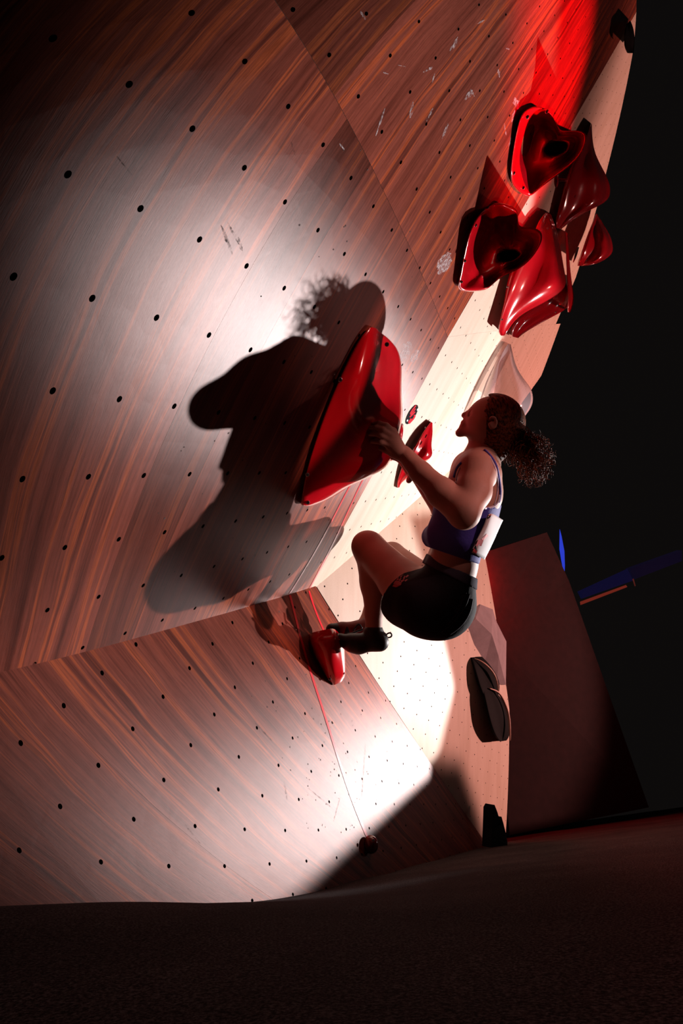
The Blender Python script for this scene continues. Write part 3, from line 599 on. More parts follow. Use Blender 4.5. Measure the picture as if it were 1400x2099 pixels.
def bolt(px, py, r, parent, size=0.006):
    c = at(px, py, r - 0.003); n = CAM - c; n /= np.linalg.norm(n)
    a = np.cross(n, [0, 0, 1.]); a /= np.linalg.norm(a); b = np.cross(n, a)
    V, F = [], []
    prof = [(1.0, -0.6), (1.0, 0.25), (0.75, 0.45), (0.45, 0.45), (0.40, 0.0), (0.0, 0.0)]
    K = 12
    for rr, h in prof:
        for k in range(K):
            t = 2 * math.pi * k / K
            V.append(c + (a * math.cos(t) + b * math.sin(t)) * rr * size + n * h * size)
    for i in range(len(prof) - 1):
        for k in range(K): F.append((i * K + k, i * K + (k + 1) % K, (i + 1) * K + (k + 1) % K, (i + 1) * K + k))
    return adopt(mesh_obj('bolt', V, F, None, None, mats=[M_BOLT]), parent)


def P3(t): return at(t[0], t[1], t[2])


# the big fin in the middle: left foot on the wall, ridge towards the climber
fin_rows = [
    [(752, 678, 1.37), (755, 674, 1.345), (758, 672, 1.34), (762, 671, 1.345), (767, 672, 1.36), (772, 674, 1.38), (776, 678, 1.41), (777, 680, 1.43)],
    [(733, 700, 1.35), (736, 698, 1.325), (743, 700, 1.325), (753, 702, 1.335), (768, 703, 1.38), (783, 701, 1.45), (801, 701, 1.52), (805, 704, 1.57)],
    [(700, 765, 1.35), (703, 762, 1.32), (714, 765, 1.325), (736, 768, 1.34), (764, 764, 1.42), (790, 756, 1.53), (818, 742, 1.62), (822, 752, 1.70)],
    [(668, 840, 1.37), (671, 838, 1.34), (684, 841, 1.35), (718, 845, 1.38), (758, 840, 1.47), (795, 826, 1.58), (822, 812, 1.70), (818, 808, 1.82)],
    [(645, 905, 1.40), (648, 903, 1.37), (661, 905, 1.385), (705, 908, 1.43), (760, 902, 1.485), (803, 888, 1.53), (823, 866, 1.68), (818, 862, 1.92)],
    [(627, 965, 1.46), (630, 963, 1.42), (643, 965, 1.435), (690, 966, 1.48), (745, 962, 1.53), (792, 947, 1.57), (801, 938, 1.70), (795, 940, 1.98)],
    [(619, 1010, 1.50), (621, 1010, 1.47), (634, 1013, 1.485), (668, 1008, 1.52), (715, 993, 1.57), (765, 974, 1.61), (776, 966, 1.74), (768, 966, 1.90)],
    [(616, 1028, 1.53), (618, 1032, 1.50), (630, 1034, 1.51), (655, 1028, 1.55), (690, 1012, 1.60), (722, 993, 1.65), (730, 988, 1.70), (724, 988, 1.82)],
    [(617, 1031, 1.54), (620, 1036, 1.52), (630, 1038, 1.53), (645, 1035, 1.56), (672, 1024, 1.61), (700, 1008, 1.68), (706, 1003, 1.72), (702, 1003, 1.78)]]
h1 = hold('very large glossy red fin-shaped hold that the climber grips', base=at(700, 860, 1.5))
G1 = resample([[P3(q) for q in r] for r in fin_rows], 70, 56)
adopt(grid_mesh('shell', G1, M_RED), h1)
for q in ((750, 687, 1.345), (793, 706, 1.45), (697, 778, 1.325), (630, 973, 1.43), (631, 1030, 1.505)): bolt(*q, h1)
# small flange of the same piece low on the right edge of the fin
G = resample([[P3((808, 905, 1.98)), P3((816, 880, 1.90)), P3((822, 868, 1.93))], [P3((805, 925, 2.0)), P3((818, 905, 1.92)), P3((825, 880, 1.97))],
              [P3((800, 945, 2.02)), P3((812, 930, 1.97)), P3((818, 915, 2.03))]], 10, 8)
adopt(grid_mesh('flange', G, M_RED, thick=.01), h1)


def scoop(o, outer, hole, n=64, mid_push=0.05, mat=None, depth=0.16, back=0.12, name='shell'):
    """a flared scoop: outline ring, a dished slope, and a deep black mouth"""
    hx, hy, ha, hb, rot, hr = hole
    K = len(outer)
    rings = [[], [], [], [], [], [], [], []]
    for k, (x, y, r) in enumerate(outer):
        t = math.atan2(y - hy, x - hx)
        c, s = math.cos(t - rot), math.sin(t - rot)
        q = ha * hb / math.hypot(hb * c, ha * s)
        ex, ey = hx + q * math.cos(t), hy + q * math.sin(t)
        f = lambda a: (x + (ex - x) * a, y + (ey - y) * a)
        wr = U_.rng(x, y) if outer is not None else r
        cx = hx + (x - hx) * 0.90; cy = hy + (y - hy) * 0.90
        rings[0].append(at(cx, cy, max(r + back, min(wr + .02, r + .7))))
        rings[1].append(at(x, y, r + 0.035))
        rings[2].append(at(x, y, r))
        rings[3].append(at(*f(.10), r + (hr - r) * .10 - .004))
        rings[4].append(at(*f(.45), r + (hr - r) * .45 + mid_push * (1.25 + .6 * math.sin(2 * t + .6))))
        rings[5].append(at(*f(.84), r + (hr - r) * .9 - .045 * max(0, math.cos(t - 2.7)) - .02 + .03 * math.sin(3 * t)))
        rings[6].append(at(ex, ey, hr + 0.02))
        rings[7].append(at(hx + (ex - hx) * .8, hy + (ey - hy) * .8, hr + depth))
    G = resample(rings, 44, n, closed=True)
    return adopt(grid_mesh(name, G, mat or M_RED, closed=True, cap=True), o)


def petal(o, rows, mat, bulge=0.05, side=0.25, name='shell', nu=30, nv=22, wall=None):
    """a leaf-like shell: rows of (left x, left y, right x, right y, range left, range right)"""
    R = []
    for lx, ly, rx, ry, r0, r1 in rows:
        w = math.hypot(rx - lx, ry - ly) / 100.0
        f = lambda a: (lx + (rx - lx) * a, ly + (ry - ly) * a)
        b = bulge * min(1.0, w * 2)
        bk = 0.10 if wall is None else None
        R.append([at(*f(.03), r0 + .10), at(lx, ly, r0 + .012), at(*f(.12), r0 - .012), at(*f(.4), r0 * .6 + r1 * .4 - b * .4),
                  at(*f(.75), r0 * .25 + r1 * .75 - b), at(*f(.95), r1 - .4 * b), at(rx, ry, r1 + .03), at(*f(.96), r1 + side)])
    return adopt(grid_mesh(name, resample(R, nu, nv), mat), o)


# upper pair
h2 = hold('uppermost red scoop hold with a black mouth below the red light', base=at(1110, 300, 2.2))
scoop(h2, [(1100, 219, 1.98), (1124, 227, 2.02), (1141, 252, 2.06), (1150, 267, 2.06), (1172, 268, 2.05), (1193, 270, 2.05), (1201, 284, 2.06), (1188, 318, 2.08),
           (1152, 352, 2.08), (1110, 383, 2.12), (1084, 401, 2.18), (1058, 386, 2.05), (1047, 358, 1.95), (1051, 310, 1.91), (1060, 262, 1.88), (1074, 229, 1.89)],
      (1141, 304, 22, 13, -.25, 2.16), mid_push=.07)
for q in ((1081, 240, 1.90), (1053, 355, 1.96), (1121, 229, 2.0), (1073, 385, 2.1)): bolt(*q, h2, .005)
h2b = hold('dark red translucent-looking leaf hold right of the uppermost scoop', base=at(1195, 370, 2.7))
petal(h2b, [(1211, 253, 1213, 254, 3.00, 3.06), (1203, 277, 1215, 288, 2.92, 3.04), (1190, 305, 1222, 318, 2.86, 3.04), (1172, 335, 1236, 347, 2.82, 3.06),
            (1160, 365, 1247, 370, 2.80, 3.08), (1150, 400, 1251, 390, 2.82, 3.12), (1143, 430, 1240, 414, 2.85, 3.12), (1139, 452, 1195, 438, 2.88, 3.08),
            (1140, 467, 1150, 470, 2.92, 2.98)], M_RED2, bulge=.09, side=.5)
for q in ((1174, 422, 2.83), (1202, 419, 2.9)): bolt(*q, h2b, .004)
h2c = hold('small black pad hold on a short stem between the two upper red holds', base=at(1145, 370, 2.6))
ring = [[at(1140 + 4.5 * math.cos(t) * s, 371 + 14 * math.sin(t) * s, 2.5 + d) for t in np.linspace(0, 2 * math.pi, 14, endpoint=False)] for s, d in ((.2, 0), (.8, 0), (1, .01), (1, .03), (.7, .05))]
adopt(grid_mesh('pad', np.array(ring), M_BLACK, closed=True, cap=True), h2c)
ring = [[at(x, 369 + 3 * math.cos(t), 2.53 + .012 * math.sin(t)) for t in np.linspace(0, 2 * math.pi, 10, endpoint=False)] for x in (1141, 1148, 1156, 1163)]
adopt(grid_mesh('stem', np.array(ring), M_BLACK, closed=True, cap=True), h2c)

# lower pair
h3 = hold('bright red scoop hold with a black mouth beside the walnut edge', base=at(1020, 510, 2.0))
scoop(h3, [(1001, 423, 1.86), (1025, 416, 1.90), (1048, 423, 1.95), (1061, 437, 1.98), (1064, 462, 1.96), (1086, 467, 1.90), (1106, 474, 1.86), (1110, 492, 1.86), (1096, 520, 1.87),
           (1066, 549, 1.88), (1025, 570, 1.90), (998, 592, 2.0), (962, 597, 1.88), (941, 590, 1.82), (944, 560, 1.78), (955, 505, 1.72), (973, 453, 1.71)],
      (1043, 524, 21, 10, -.12, 1.97), mid_push=.06)
for q in ((975, 462, 1.71), (953, 535, 1.74), (946, 578, 1.8), (1000, 425, 1.84)): bolt(*q, h3, .004)
h3b = hold('red leaf hold with white highlights right of the lower scoop', base=at(1100, 570, 2.4))
petal(h3b, [(1118, 436, 1128, 438, 2.58, 2.74), (1103, 455, 1140, 470, 2.48, 2.72), (1090, 485, 1150, 515, 2.42, 2.71), (1066, 522, 1158, 560, 2.40, 2.71),
            (1044, 560, 1155, 592, 2.40, 2.70), (1036, 600, 1112, 622, 2.42, 2.68), (1028, 640, 1066, 648, 2.46, 2.66), (1022, 676, 1042, 676, 2.50, 2.64),
            (1027, 688, 1034, 688, 2.53, 2.65)], M_RED, bulge=.08, side=.35)
for q in ((1029, 655, 2.44), (1040, 588, 2.39), (1122, 468, 2.53)): bolt(*q, h3b, .004)
h3c = hold('dark red leaf hold tucked under the red leaf hold', base=at(1110, 650, 2.7))
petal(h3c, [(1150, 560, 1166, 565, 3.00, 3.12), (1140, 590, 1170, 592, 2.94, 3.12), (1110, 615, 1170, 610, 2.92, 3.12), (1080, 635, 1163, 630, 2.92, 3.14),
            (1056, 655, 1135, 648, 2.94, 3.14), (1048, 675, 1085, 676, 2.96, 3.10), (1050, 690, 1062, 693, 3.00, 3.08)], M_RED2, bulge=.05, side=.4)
for q in ((1076, 656, 2.9), (1139, 640, 2.97)): bolt(*q, h3c, .004)
h3d = hold('narrow bright red hold edge sticking out at the wall rim', base=at(1168, 600, 3.2))
petal(h3d, [(1158, 475, 1164, 478, 3.0, 3.05), (1160, 520, 1168, 540, 2.95, 3.05), (1162, 570, 1173, 585, 2.95, 3.05), (1164, 605, 1176, 612, 2.95, 3.05), (1163, 630, 1171, 636, 2.98, 3.05),
            (1164, 640, 1168, 641, 3.0, 3.02)], M_RED, bulge=.02, side=.5, nu=20, nv=12)
h4 = hold('dark red rounded hold at the far right rim of the wall', base=at(1220, 500, 3.6))
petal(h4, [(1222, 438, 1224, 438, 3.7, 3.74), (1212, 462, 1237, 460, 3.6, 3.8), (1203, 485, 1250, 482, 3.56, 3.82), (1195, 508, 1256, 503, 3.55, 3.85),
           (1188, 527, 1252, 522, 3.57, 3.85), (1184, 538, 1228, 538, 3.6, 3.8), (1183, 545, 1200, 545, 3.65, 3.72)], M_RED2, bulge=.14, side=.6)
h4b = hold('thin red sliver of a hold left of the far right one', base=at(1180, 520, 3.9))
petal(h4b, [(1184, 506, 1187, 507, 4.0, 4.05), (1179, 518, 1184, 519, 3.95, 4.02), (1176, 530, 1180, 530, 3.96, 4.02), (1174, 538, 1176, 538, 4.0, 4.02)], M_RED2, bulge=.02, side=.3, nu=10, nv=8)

# small spiky hold behind the wrist
h6 = hold('small pointed red hold on the pale wall behind the wrist', base=at(850, 930, 2.3))
petal(h6, [(883, 865, 887, 867, 2.28, 2.32), (868, 884, 887, 890, 2.22, 2.32), (856, 905, 885, 915, 2.20, 2.32), (843, 925, 884, 936, 2.20, 2.32), (829, 945, 862, 955, 2.22, 2.33),
           (820, 965, 846, 972, 2.26, 2.34), (814, 988, 826, 988, 2.32, 2.36), (815, 1000, 819, 999, 2.36, 2.38)], M_RED, bulge=.05, side=.12)
for x, y in ((873, 894), (863, 908)):
    s = [[at(x + dx - dy * .5, y + dx * .0 + dy, 2.19) for dx in (-1.2, 1.2)] for dy in (-3.5, 3.5)]
    adopt(mesh_obj('slot', [s[0][0], s[0][1], s[1][1], s[1][0]], [(0, 1, 2, 3)], M_BLACK), h6)
for q in ((872, 877, 2.23), (848, 922, 2.19)): bolt(*q, h6, .004)

# foothold under the shoes
h7 = hold('glossy red wedge foothold under the climbing shoes', base=at(680, 1350, 2.0))
rows = [[(632, 1302, 1.99), (640, 1297, 1.93), (655, 1293, 1.90), (675, 1289, 1.90), (690, 1293, 1.93), (704, 1312, 2.05), (700, 1312, 2.2)],
        [(630, 1314, 1.99), (640, 1316, 1.90), (656, 1312, 1.87), (678, 1308, 1.87), (694, 1310, 1.90), (706, 1322, 2.05), (703, 1322, 2.2)],
        [(640, 1342, 1.99), (647, 1344, 1.93), (660, 1340, 1.88), (680, 1334, 1.87), (697, 1332, 1.92), (707, 1338, 2.04), (703, 1338, 2.2)],
        [(652, 1364, 1.99), (658, 1366, 1.95), (668, 1362, 1.90), (683, 1354, 1.89), (698, 1350, 1.93), (708, 1358, 2.04), (704, 1358, 2.2)],
        [(663, 1383, 2.0), (668, 1385, 1.97), (674, 1382, 1.94), (684, 1374, 1.92), (698, 1370, 1.95), (708, 1378, 2.04), (704, 1378, 2.2)],
        [(672, 1393, 2.01), (676, 1396, 1.99), (681, 1394, 1.97), (688, 1390, 1.96), (698, 1387, 1.98), (706, 1388, 2.04), (703, 1388, 2.15)],
        [(678, 1398, 2.03), (681, 1403, 2.02), (685, 1404, 2.01), (690, 1402, 2.01), (697, 1399, 2.02), (702, 1395, 2.05), (701, 1393, 2.12)]]
adopt(grid_mesh('shell', resample([[P3(q) for q in r] for r in rows], 50, 40), M_RED), h7)
for q in ((676, 1392, 1.955), (704, 1380, 2.0)): bolt(*q, h7, .005)

# ball-shaped hold at the end of the tape
o = empty('climbing_hold', at(760, 1731, 1.98)); tag(o, 'small dark red ball hold at the lower end of the tape line', 'climbing hold')
V, F = [], []
c = at(760, 1731, 2.0)
for i in range(13):
    for j in range(20):
        a = math.pi * i / 12; b = 2 * math.pi * j / 20
        V.append(c + 0.025 * np.array([math.sin(a) * math.cos(b), math.sin(a) * math.sin(b), math.cos(a) * 1.05]))
for i in range(12):
    for j in range(20): F.append((i * 20 + j, i * 20 + (j + 1) % 20, (i + 1) * 20 + (j + 1) % 20, (i + 1) * 20 + j))
adopt(mesh_obj('shell', V, F, plain('dark_red_ball', (.12, .003, .006), .12, .6, coat=.8), smooth=True), o)
bolt(765, 1722, 1.975, o, .005)

# clear hold behind the head
M_CLEAR, nt, p = new_mat('clear_resin')
p.inputs['Base Color'].default_value = (0.42, 0.34, 0.36, 1); p.inputs['Roughness'].default_value = .16
p.inputs['Alpha'].default_value = .34; p.inputs['Coat Weight'].default_value = 1; p.inputs['Specular IOR Level'].default_value = .9
lw = nt.nodes.new('ShaderNodeLayerWeight'); lw.inputs[0].default_value = .35
nt.links.new(ramp(nt, lw.outputs['Facing'], [(0.0, (.45,) * 3), (.6, (.55,) * 3), (.92, (.98,) * 3)]), p.inputs['Alpha'])
h5 = hold('clear smoky transparent leaf hold right behind the head', base=at(1040, 790, 2.7))
petal(h5, [(1041, 705, 1047, 706, 2.98, 3.06), (1030, 718, 1052, 728, 2.93, 3.08), (1016, 742, 1062, 758, 2.90, 3.10), (1001, 772, 1080, 785, 2.88, 3.12),
           (990, 800, 1091, 805, 2.88, 3.14), (980, 830, 1091, 828, 2.90, 3.14), (976, 855, 1080, 848, 2.93, 3.14), (985, 880, 1066, 866, 2.98, 3.12)], M_CLEAR, bulge=.10, side=.3, nu=40, nv=30)

# black twin-lobed hold low on the side wall
M_PITCH = plain('matt_black_resin', (0.0025, 0.0022, 0.0025), 0.8, 0.08)
M_RIM = plain('pale_rim', (.62, .36, .27), .5)
h8 = hold('black twin-lobed hold with a thin pale rim low on the side wall', base=at(1010, 1430, 3.2))
petal(h8, [(964, 1348, 988, 1346, 3.30, 3.42), (968, 1362, 1003, 1362, 3.27, 3.46), (974, 1385, 1018, 1385, 3.27, 3.52), (982, 1410, 1024, 1408, 3.29, 3.55), (992, 1432, 1020, 1428, 3.34, 3.52)], M_PITCH, bulge=.05, side=.3)
petal(h8, [(985, 1402, 1005, 1408, 3.34, 3.44), (990, 1425, 1028, 1432, 3.32, 3.58), (996, 1455, 1041, 1458, 3.34, 3.66), (1004, 1485, 1046, 1485, 3.38, 3.70), (1014, 1508, 1044, 1507, 3.45, 3.70), (1025, 1520, 1038, 1518, 3.52, 3.68)], M_PITCH, bulge=.06, side=.3)


def tube_px(name, pts, rad, mat, parent, K=8, taper=True):
    P = np.array([at(*q) for q in pts]); W = _spline_weights(np.arange(len(P)), np.linspace(0, len(P) - 1, 8 * len(P))) @ P
    return adopt(tube(name, W, rad, mat, K=K, taper=taper), parent)


def tube(name, P, rad, mat, K=8, taper=False, parent=None, flat=1.0):
    P = np.asarray(P); n = len(P); T = np.gradient(P, axis=0); T /= np.linalg.norm(T, axis=1)[:, None] + 1e-9
    up = np.array([.3, .2, .9]); V, F = [], []
    a = np.cross(T[0], up); a /= np.linalg.norm(a)
    for i in range(n):
        a = a - T[i] * (a @ T[i]); a /= np.linalg.norm(a) + 1e-9; b = np.cross(T[i], a)
        s = rad * (math.sin(math.pi * min(1, max(0, (i + .5) / n))) ** .4 if taper else 1)
        for k in range(K):
            t = 2 * math.pi * k / K; V.append(P[i] + a * math.cos(t) * s + b * math.sin(t) * s * flat)
    for i in range(n - 1):
        for k in range(K): F.append((i * K + k, i * K + (k + 1) % K, (i + 1) * K + (k + 1) % K, (i + 1) * K + k))
    F.append(tuple(range(K))[::-1]); F.append(tuple(range((n - 1) * K, n * K)))
    return mesh_obj(name, V, F, mat, parent, smooth=True)


tube_px('rim', [(973, 1350, 3.30), (990, 1358, 3.33), (1008, 1375, 3.38), (1018, 1395, 3.42), (1022, 1418, 3.46)], .006, M_RIM, h8)
tube_px('rim', [(1003, 1411, 3.38), (1022, 1420, 3.46), (1034, 1440, 3.52), (1042, 1465, 3.56), (1045, 1495, 3.58), (1046, 1518, 3.6)], .008, M_RIM, h8)

# faceted grey volume
M_VOL = plain('grey_volume_paint', (.36, .29, .31), .8, .3, var=.12, bump=.2, bscale=120)
pts = [(953, 1285, 3.26), (967, 1248, 3.36), (985, 1239, 3.46), (1010, 1249, 3.6), (1018, 1275, 3.64), (1038, 1315, 3.74), (1037, 1404, 3.74), (1019, 1402, 3.66), (994, 1358, 3.48), (966, 1325, 3.33),
       (1008, 1300, 3.42), (975, 1268, 3.30), (1022, 1345, 3.53)]
V = [at(*q) for q in pts] + [at(q[0] + (1000 - q[0]) * .03, q[1] + (1320 - q[1]) * .03, q[2] + .45) for q in pts[:10]]
F = [(0, 1, 11), (1, 2, 11), (2, 3, 10, 11), (3, 4, 10), (4, 5, 12, 10), (5, 6, 12), (6, 7, 12), (7, 8, 12), (8, 10, 12), (8, 9, 10), (9, 0, 11, 10)]
F += [(k, (k + 1) % 10, 13 + (k + 1) % 10, 13 + k) for k in range(10)]
v9 = mesh_obj('wall_volume', V, F, M_VOL)
tag(v9, 'faceted grey-pink plywood volume just below the shorts', 'climbing volume')
bm = bmesh.new(); bm.from_mesh(v9.data); bmesh.ops.recalc_face_normals(bm, faces=bm.faces); bm.to_mesh(v9.data); bm.free()
# black hold seen against the light at the top right rim
h10 = hold('black hold in silhouette on the top right rim of the wall', base=at(1288, 90, 3.2))
petal(h10, [(1284, 50, 1292, 42, 3.3, 3.35), (1280, 66, 1298, 58, 3.2, 3.35), (1279, 82, 1301, 80, 3.2, 3.35), (1281, 98, 1300, 96, 3.2, 3.35), (1286, 109, 1299, 109, 3.25, 3.3)], M_BLACK, bulge=.06, side=.4)


# ------------------------------------------------------------------ tape, sticker, marks on the walls
M_TAPE = plain('red_tape', (.75, .012, .025), .3, .4, coat=.15)


def ribbon(surf, pts, width, mat, lift=0.0012, steps=60, name='tape'):
    uv = [surf.param(*q) for q in pts]
    W = _spline_weights(np.arange(len(uv)), np.linspace(0, len(uv) - 1, steps)) if len(uv) > 2 else np.array([[1 - t, t] for t in np.linspace(0, 1, steps)])
    Q = W @ np.array(uv); P = surf(Q[:, 0], Q[:, 1]); Nn_ = surf.normal(Q[:, 0], Q[:, 1])
    T = np.gradient(P, axis=0); T /= np.linalg.norm(T, axis=1)[:, None]; S = np.cross(Nn_, T)
    V = np.concatenate([P - S * width / 2 + Nn_ * lift, P + S * width / 2 + Nn_ * lift]); n = len(P)
    return mesh_obj(name, V, [(i, i + 1, n + i + 1, n + i) for i in range(n - 1)], mat)


t1 = empty('tape', at(640, 1210, 1.9)); tag(t1, 'red tape line nearer the pale wall, from the big fin to the foothold', 'tape')
adopt(ribbon(U_, [(762, 952), (735, 1000), (690, 1098), (634, 1207)], .014, M_TAPE, name='upper_strip'), t1)
adopt(ribbon(L_, [(633, 1211), (645, 1248), (660, 1285), (672, 1312)], .0155, M_TAPE, name='lower_strip'), t1)
t2 = empty('tape', at(600, 1220, 1.9)); tag(t2, 'red tape line running down past the foothold to the ball hold', 'tape')
adopt(ribbon(U_, [(740, 960), (712, 1005), (660, 1105), (594, 1216)], .014, M_TAPE, name='upper_strip'), t2)
adopt(ribbon(L_, [(594, 1220), (608, 1275), (628, 1350), (660, 1450), (690, 1545), (722, 1640), (757, 1727)], .0155, M_TAPE, name='lower_strip'), t2)

st = empty('sticker', at(845, 850, 2.0)); tag(st, 'oval black sticker with a red emblem beside the big fin', 'sticker')
M_ST = plain('sticker_black', (.008, .006, .009), .85, .05); M_SR = plain('sticker_red', (.62, .018, .035), .8, .05); M_SW = plain('sticker_white', (.9, .9, .9), .5)
E = [(843.5 + 22.5 * math.cos(t) * math.cos(-1.05) - 7.6 * math.sin(t) * math.sin(-1.05), 849.5 + 22.5 * math.cos(t) * math.sin(-1.05) + 7.6 * math.sin(t) * math.cos(-1.05))
     for t in np.linspace(0, 2 * math.pi, 28, endpoint=False)]


def decal(surf, pts, lift, mat, name, parent):
    uv = np.array([surf.param(*q) for q in pts])
    P = surf(uv[:, 0], uv[:, 1]) + surf.normal(uv[:, 0], uv[:, 1]) * lift
    return adopt(mesh_obj(name, P, [tuple(range(len(P)))], mat), parent)


decal(U_, E, .0015, M_ST, 'backing', st)


def stroke(surf, pts, w, lift, mat, name, parent):
    L1, L2 = [], []
    for i, (x, y) in enumerate(pts):
        x0, y0 = pts[max(0, i - 1)]; x1, y1 = pts[min(len(pts) - 1, i + 1)]
        d = math.hypot(x1 - x0, y1 - y0); nx, ny = -(y1 - y0) / d * w / 2, (x1 - x0) / d * w / 2
        L1.append((x + nx, y + ny)); L2.append((x - nx, y - ny))
    uv = np.array([surf.param(*q) for q in L1 + L2]); n = len(pts)
    P = surf(uv[:, 0], uv[:, 1]) + surf.normal(uv[:, 0], uv[:, 1]) * lift
    return adopt(mesh_obj(name, P, [(i, i + 1, n + i + 1, n + i) for i in range(n - 1)], mat), parent)


for pts, w in (([(851.5, 830.5), (845, 839), (839.6, 847.5)], 2.6), ([(850.5, 837), (846, 843), (840.5, 850)], 2.3), ([(849.6, 843.5), (844, 849.5), (838.6, 854.5)], 2.6),
               ([(848.3, 849.5), (849, 853), (846, 858), (840.5, 864), (837, 867.5)], 3.4), ([(842, 857.5), (839, 861.5), (836.6, 866)], 3.2)):
    stroke(U_, pts, w, .0025, M_SR, 'emblem_stroke', st)
for x, y in ((855, 839), (834, 861.5)): stroke(U_, [(x - .8, y + 1.8), (x + .8, y - 1.8)], 2.4, .0025, M_SW, 'white_fleck', st)

# chalk smears and dark scuffs, thin ragged films on the boards
random.seed(4)


def smear(surf, px, py, length, width, ang, mat, name):
    n = 9; pts1, pts2 = [], []
    for i in range(n):
        t = i / (n - 1) - .5; w = width * (math.sin(math.pi * (i + .4) / n) ** .7) * random.uniform(.45, 1)
        cx, cy = px + math.cos(ang) * t * length, py + math.sin(ang) * t * length
        pts1.append((cx - math.sin(ang) * w / 2, cy + math.cos(ang) * w / 2)); pts2.append((cx + math.sin(ang) * w / 2, cy - math.cos(ang) * w / 2))
    uv = np.array([surf.param(*q) for q in pts1 + pts2])
    P = surf(uv[:, 0], uv[:, 1]) + surf.normal(uv[:, 0], uv[:, 1]) * .0007
    return P, [(i, i + 1, n + i + 1, n + i) for i in range(n - 1)]


def film(name, col, alpha):
    m_, nt_, p_ = new_mat(name); p_.inputs['Base Color'].default_value = (*col, 1); p_.inputs['Roughness'].default_value = .9
    tc_ = nt_.nodes.new('ShaderNodeTexCoord').outputs['Object']
    nt_.links.new(ramp(nt_, noise_node(nt_, tc_, 130, 4, .7), [(.42, (0, 0, 0)), (.68, (alpha,) * 3)]), p_.inputs['Alpha'])
    return m_


def smears(name, label, mat, items, surf=None):
    V, F = [], []
    for it in items:
        P, f = smear(surf or U_, *it, mat, name)
        b = len(V); V += list(P); F += [tuple(b + k for k in q) for q in f]
    o_ = mesh_obj(name, V, F, mat, upper if (surf or U_) is U_ else lower); o_['kind'] = 'stuff'
    return o_


ch = []
for x, y, l, w, a in ((823, 135, 16, 3, .2), (876, 143, 22, 7, -.5), (933, 88, 26, 8, -1.2), (925, 98, 16, 6, -1.0), (843, 225, 34, 8, -1.4), (779, 250, 60, 5, -1.25), (912, 268, 34, 7, -1.2),
                      (880, 235, 30, 6, -1.1), (960, 195, 26, 10, -.9), (968, 190, 18, 4, 1.1), (1022, 150, 18, 6, 1.4), (1058, 212, 26, 16, 1.3), (1052, 238, 26, 8, -1.3), (1072, 225, 20, 8, -.6),
                      (1040, 100, 10, 5, .3), (742, 30, 26, 5, 1.0), (985, 45, 18, 4, -.5), (1035, 265, 26, 3, 1.4), (830, 720, 46, 26, -1.1), (850, 730, 30, 18, -1.0), (910, 540, 50, 30, -1.1),
                      (790, 150, 12, 4, .3), (888, 160, 20, 4, -1.3), (700, 300, 16, 5, .9), (1045, 290, 24, 3, -1.3)):
    ch.append((x, y, l, w, a))
smears('chalk_smear', '', film('chalk_film', (.80, .70, .72), .75), ch)
smears('scuff_mark', '', film('dark_scuff', (.02, .012, .012), .85), [(465, 492, 64, 9, 1.2), (478, 478, 50, 6, 1.1), (492, 500, 30, 8, 1.3), (601, 305, 28, 4, 1.3), (255, 340, 50, 4, .9), (247, 330, 30, 3, .9)])
smears('floor_scuff', '', film('wall_scuff', (.10, .05, .05), .5), [(655, 1635, 60, 4, .7), (745, 1580, 110, 3, -1.5), (585, 1620, 40, 4, 1.4), (690, 1660, 50, 3, -1.3), (395, 1710, 50, 3, .9), (540, 1500, 60, 4, .8)], L_)
# old screw holes
V, F = [], []
for k in range(150):
    if k < 95:
        u, v = random.uniform(3.3, 11.5), random.uniform(-4, 3.5); s_ = U_
    else:
        continue
    if math.hypot(u - round(u), v - round(v)) < .15: continue
    b = len(V); r_ = random.uniform(.008, .02)
    for q in range(6):
        V.append(U_(u + r_ * math.cos(q * 1.047), v + r_ * math.sin(q * 1.047))[0] + U_.normal(u, v)[0] * .0005)
    F.append(tuple(range(b, b + 6)))
o = mesh_obj('screw_hole', V, F, plain('old_screw_hole', (.05, .015, .01), .8), upper); o['kind'] = 'stuff'
V, F = [], []
for k in range(110):
    u, v = random.gauss(3.6, 1.6), random.gauss(-2.0, 1.6)
    if v < LB_(u) + .3 or v > LJ(u) - .2 or v > 4.7 - (u + 2.89) * -1: pass
    if v < LB_(u) + .3: continue
    b = len(V); r_ = random.uniform(.008, .024)
    for q in range(6):
        V.append(L_(u + r_ * math.cos(q * 1.047), v + r_ * math.sin(q * 1.047))[0] + L_.normal(u, v)[0] * .0005)
    F.append(tuple(range(b, b + 6)))
o = mesh_obj('screw_hole', V, F, plain('old_screw_hole_b', (.06, .02, .015), .8), lower); o['kind'] = 'stuff'


